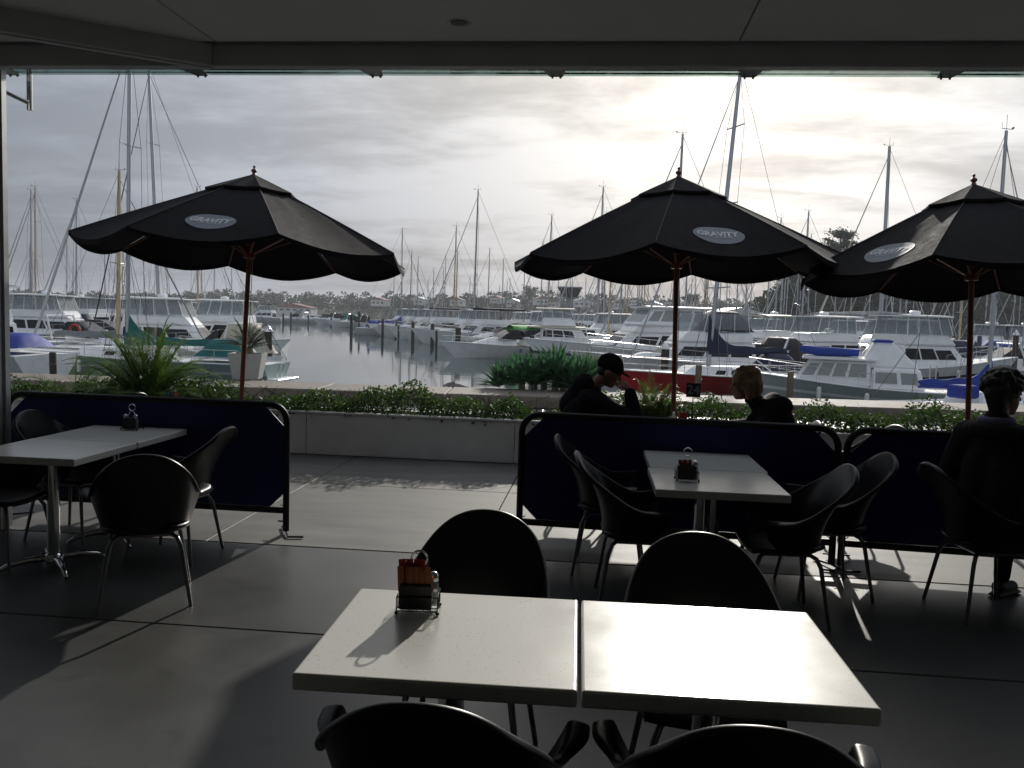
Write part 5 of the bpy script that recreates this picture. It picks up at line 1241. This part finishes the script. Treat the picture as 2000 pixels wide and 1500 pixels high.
# ================================================================ HILLS, FAR SHORE
MHG = mat('hill_ground', (.045, .06, .03), .95, var=.4, vscale=.05); LFAR = leaf_mat('far_foliage', (.040, .060, .028), (.018, .030, .014), .6, .12); LNR = leaf_mat('hill_foliage', (.030, .050, .020), (.012, .022, .009), .6, .25)
def ridge(prof, Y, px):
    for (a, ya), (b, yb) in zip(prof, prof[1:]):
        if a <= px <= b: return lerp(ya, yb, (px-a)/(b-a))
    return prof[-1][1]
def hill(name, prof, Y, depth, leaf, n, size, seed, label):
    rn = random.Random(seed); P = [[], [], [], []]; p0, p1 = prof[0][0], prof[-1][0]; N_ = 90
    hts = []
    for i in range(N_+1):
        px = lerp(p0, p1, i/N_); t = at(px, ridge(prof, Y, px)+(15 if Y > 400 else 24), y=Y+depth*.5); X = t.x; hz = max(.5, t.z); hts.append((px, X, hz))
        P[0].append((X, Y, WATER-.6)); P[1].append((X, Y+depth*.12, WATER+(hz-WATER)*.35)); P[2].append((X, Y+depth*.5, hz)); P[3].append((X*1.0, Y+depth, WATER-.5))
    MB().grid(P).build(name, MHG, kind='structure')
    b = MB()
    for i in range(n):                              # one crown after another over the slope, each a clump of leafy facets
        px = rn.uniform(p0, p1); k = (px-p0)/(p1-p0)*N_; i0 = min(N_-1, int(k)); X = lerp(hts[i0][1], hts[i0+1][1], k-i0); hz = lerp(hts[i0][2], hts[i0+1][2], k-i0)
        u = rn.random(); y = Y+depth*lerp(.02, .52, u); z = WATER+(hz-WATER)*(.35*u/.22 if u < .22 else .35+.65*(u-.22)/.78)
        r = size*rn.uniform(.5, 1.3); h = r*rn.uniform(.8, 1.5); nf = 54
        for f in range(nf):
            a = rn.uniform(0, 2*math.pi); e = rn.uniform(-.3, 1.5); rr = rn.uniform(.65, 1.05)
            c = Vector((X+r*math.cos(a)*math.cos(e)*rr, y+r*math.sin(a)*math.cos(e)*rr, z+h*(.5+math.sin(e)*rr*.8)))
            s = r*rn.uniform(.12, .26); d1 = Vector((rn.gauss(0, 1), rn.gauss(0, 1), rn.gauss(0, 1))).normalized(); d2 = d1.cross(Vector((rn.gauss(0, 1), rn.gauss(0, 1), rn.gauss(0, 1)))).normalized()
            b.add([c-d1*s, c+d2*s*.6, c+d1*s, c-d2*s*.6], [(0, 1, 2, 3)])
    b.build('wood', leaf, kind='stuff', label=label, cat='wood', fix=False)
hill('far_hill', [(-200, 592), (150, 588), (380, 576), (450, 572), (560, 574), (700, 580), (850, 578), (960, 574), (1050, 572), (1150, 578), (1330, 586), (1500, 594), (1700, 600), (2150, 605)], 620, 160, LFAR, 2100, 4.6, 4, 'grey-green wooded shore far across the harbour')
hill('near_hill', [(1440, 622), (1490, 600), (1515, 572), (1545, 538), (1600, 520), (1700, 512), (1850, 505), (2000, 500), (2250, 495)], 235, 90, LNR, 1150, 3.6, 5, 'dark wooded hill rising behind the crowded berths')
# trees that stand out of the woods
MTK = mat('bark', (.06, .045, .03), .9, var=.3)
def tree(label, loc, H, crown, m, seed, n=900, trunk=.5, levels=((.45, 1, 1),), leaf=.42, name='pine_tree'):
    rn = random.Random(seed); o = empty(name, loc, 0, label, 'tree'); t = MB(); t.tube([(0, 0, -1), (.2, .1, H*.4), (0, .1, H*.75), (.1, 0, H*.95)], [trunk, trunk*.8, trunk*.5, .06], 8)
    cl = []
    for k in range(26):
        a = rn.uniform(0, 2*math.pi); z = H*rn.uniform(.42, .98); l_ = crown*rn.uniform(.35, 1)*(1-.35*abs(z/H-.75)*2); e = Vector((l_*math.cos(a), l_*math.sin(a), z+l_*.22)); s0 = Vector((.1, .1, z-l_*.15))
        t.tube([s0, s0.lerp(e, .5)+Vector((0, 0, .2)), e], [trunk*.22, trunk*.13, .03], 5); cl += [(e, rn.uniform(.7, 1.25)), (s0.lerp(e, .65), rn.uniform(.5, .9))]
    t.build('trunk', MTK, o, smooth=True); b = MB()
    for i in range(n):
        c, s = rn.choice(cl); s *= crown*.33; d = Vector((rn.gauss(0, .55), rn.gauss(0, .55), rn.gauss(0, .30)))*s; p = c+d; d1 = Vector((rn.gauss(0, 1), rn.gauss(0, 1), rn.gauss(0, .7))).normalized()*leaf*rn.uniform(.5, 1.2); d2 = d1.cross(Vector((rn.gauss(0, 1), rn.gauss(0, 1), rn.gauss(0, 1)))).normalized()*leaf*.4
        b.add([p-d1, p+d2, p+d1, p-d2], [(0, 1, 2, 3)])
    b.build('crown', m, o, fix=False)
def tr_at(label, px, ytop, Y, ybase, crown, seed, m=LNR, **k):
    A = at(px, ytop, y=Y); B_ = at(px, ybase, y=Y); tree(label, (A.x, Y, B_.z), A.z-B_.z, crown, m, seed, **k)
tr_at('tall dark pine rising above the hill between two parasols', 1643, 450, 250, 560, 4.2, 1, n=2600, leaf=.5); tr_at('slimmer pine beside the tall one on the wooded hill', 1575, 520, 250, 600, 4.0, 2, n=1800, leaf=.5)
tr_at('round tree at the foot of the wooded hill', 1530, 560, 240, 612, 4.0, 3, n=1500, leaf=.5); tr_at('spreading tree on the far ridge above the fishing boat', 1035, 562, 640, 590, 6.5, 4, LFAR, n=900, leaf=.9)
tr_at('rounded tree on the far ridge beside the boat shed', 1352, 578, 520, 604, 6.0, 6, LFAR, n=900, leaf=.9)
# ================================================================ FAR BUILDINGS
MSHED = mat('grey_cladding', (.26, .28, .30), .6, var=.1, vscale=.6); MSR = mat('pale_metal_roof', (.50, .52, .52), .45, metal=.2, var=.1, vscale=.4); MHW = mat('house_white', (.62, .60, .56), .7); MHR = mat('house_roof', (.22, .10, .08), .8)
def shed(name, label, px, Y, w, d, h, rh, wall=MSHED, roof=MSR, base=None, nwin=6, rz=0., door=True):
    c = wl(px, Y); c.z = WATER+.6 if base is None else base; o = empty(name, c, rz, label, 'building')
    MB().box((0, 0, h/2-1), (w, d, h+2)).build('wall', wall, o)
    r_ = MB(); r_.prism([(-w/2-.4, h), (w/2+.4, h), (w/2+.4, h+.25), (0, h+rh), (-w/2-.4, h+.25)], -d/2-.4, d/2+.4); r_.build('roof', roof, o)
    for i in range(nwin):
        x = -w/2+w*(i+.5)/nwin; f = MB().box((x, -d/2-.03, h*.62), (w/nwin*.62, .1, h*.26)).build('window', GGL, o); MB().box((x, -d/2-.10, h*.62-h*.14), (w/nwin*.7, .12, .12)).build('sill', GW, f)
    if door: MB().box((w*.18, -d/2-.04, h*.26), (w*.16, .1, h*.5)).build('door', mat('shed_door', (.16, .17, .19), .6), o)
    return o
shed('boat_shed', 'large grey gabled boat shed behind the crowded masts', 1432, 225, 17, 14, 4.2, 2.3, nwin=5, rz=.15)
shed('marina_building', 'long pale roofed marina building at the foot of the wooded hill', 1590, 215, 26, 10, 4.0, .9, MSHED, MSR, nwin=9, rz=.05)
shed('marina_building', 'two storey pale clubhouse with dark window bands below the hill', 1700, 190, 20, 10, 5.2, .8, mat('club_wall', (.42, .42, .42), .7), MSR, nwin=10, rz=.02)
# harbour control tower
c = wl(1112, 300); c.z = WATER
tw = empty('control_tower', c, 0, 'harbour control tower with an overhanging glazed cab on a slim stem', 'tower')
MB().box((0, 0, 5), (2.6, 2.6, 11), b=.1).build('stem', MSHED, tw); k = MB(); k.add([(-2.6, -2.6, 10.2), (2.6, -2.6, 10.2), (2.6, 2.6, 10.2), (-2.6, 2.6, 10.2), (-3.9, -3.9, 13.2), (3.9, -3.9, 13.2), (3.9, 3.9, 13.2), (-3.9, 3.9, 13.2)], [(3, 2, 1, 0), (4, 5, 6, 7), (0, 1, 5, 4), (1, 2, 6, 5), (2, 3, 7, 6), (3, 0, 4, 7)]); k.build('cab', GGL, tw)
MB().box((0, 0, 13.4), (8.4, 8.4, .4), b=.08).build('roof', MSHED, tw); MB().tube([(0, 0, 13.5), (0, 0, 18)], .12, 6).build('aerial', MRIG, tw)
rn = random.Random(31); HL = ['pale house', 'white house', 'cream house']
for i, (px, py) in enumerate(((300, 590), (455, 592), (760, 590), (832, 588), (905, 590), (980, 586), (1010, 592), (1060, 588), (1085, 594), (1135, 592), (1200, 596), (1232, 590), (1275, 598), (1310, 594), (1375, 600))):
    p_ = at(px, py, y=640+rn.uniform(0, 30)); wd = rn.uniform(7, 13)
    o = empty('house', (p_.x, p_.y-25, p_.z-1.2), rn.uniform(-.4, .4), 'small pale house among the trees of the far shore', 'house', 'houses on the far shore')
    MB().box((0, 0, 0), (wd, 8, 4.4)).build('wall', MHW, o); MB().prism([(-wd/2-.3, 2.2), (wd/2+.3, 2.2), (0, 4.0)], -4.3, 4.3).build('roof', MHR if i % 3 else MSR, o)
    for s in (-.3, .0, .3): MB().box((wd*s, -4.03, .2), (wd*.16, .1, 1.3)).build('window', GGL, o)
o = shed('boat_hall', 'dull red roofed building on the far shore behind the basin', 576, 520, 24, 12, 3.5, 2.6, MHW, MHR, nwin=6)
# ================================================================ HAZE
hz = MB().box((0, 600, 16.0), (7000, 7200, 45.2)); ho = hz.build('haze', None, kind='stuff', label='pale haze over the harbour', cat='haze')
M = bpy.data.materials.new('haze'); M.use_nodes = True; nt = M.node_tree; nt.nodes.remove(nt.nodes['Principled BSDF']); v = nt.nodes.new('ShaderNodeVolumePrincipled')
v.inputs['Color'].default_value = (.90, .93, 1, 1); v.inputs['Density'].default_value = .00024; v.inputs['Anisotropy'].default_value = .2; nt.links.new(v.outputs[0], nt.nodes['Material Output'].inputs['Volume']); ho.data.materials.append(M)
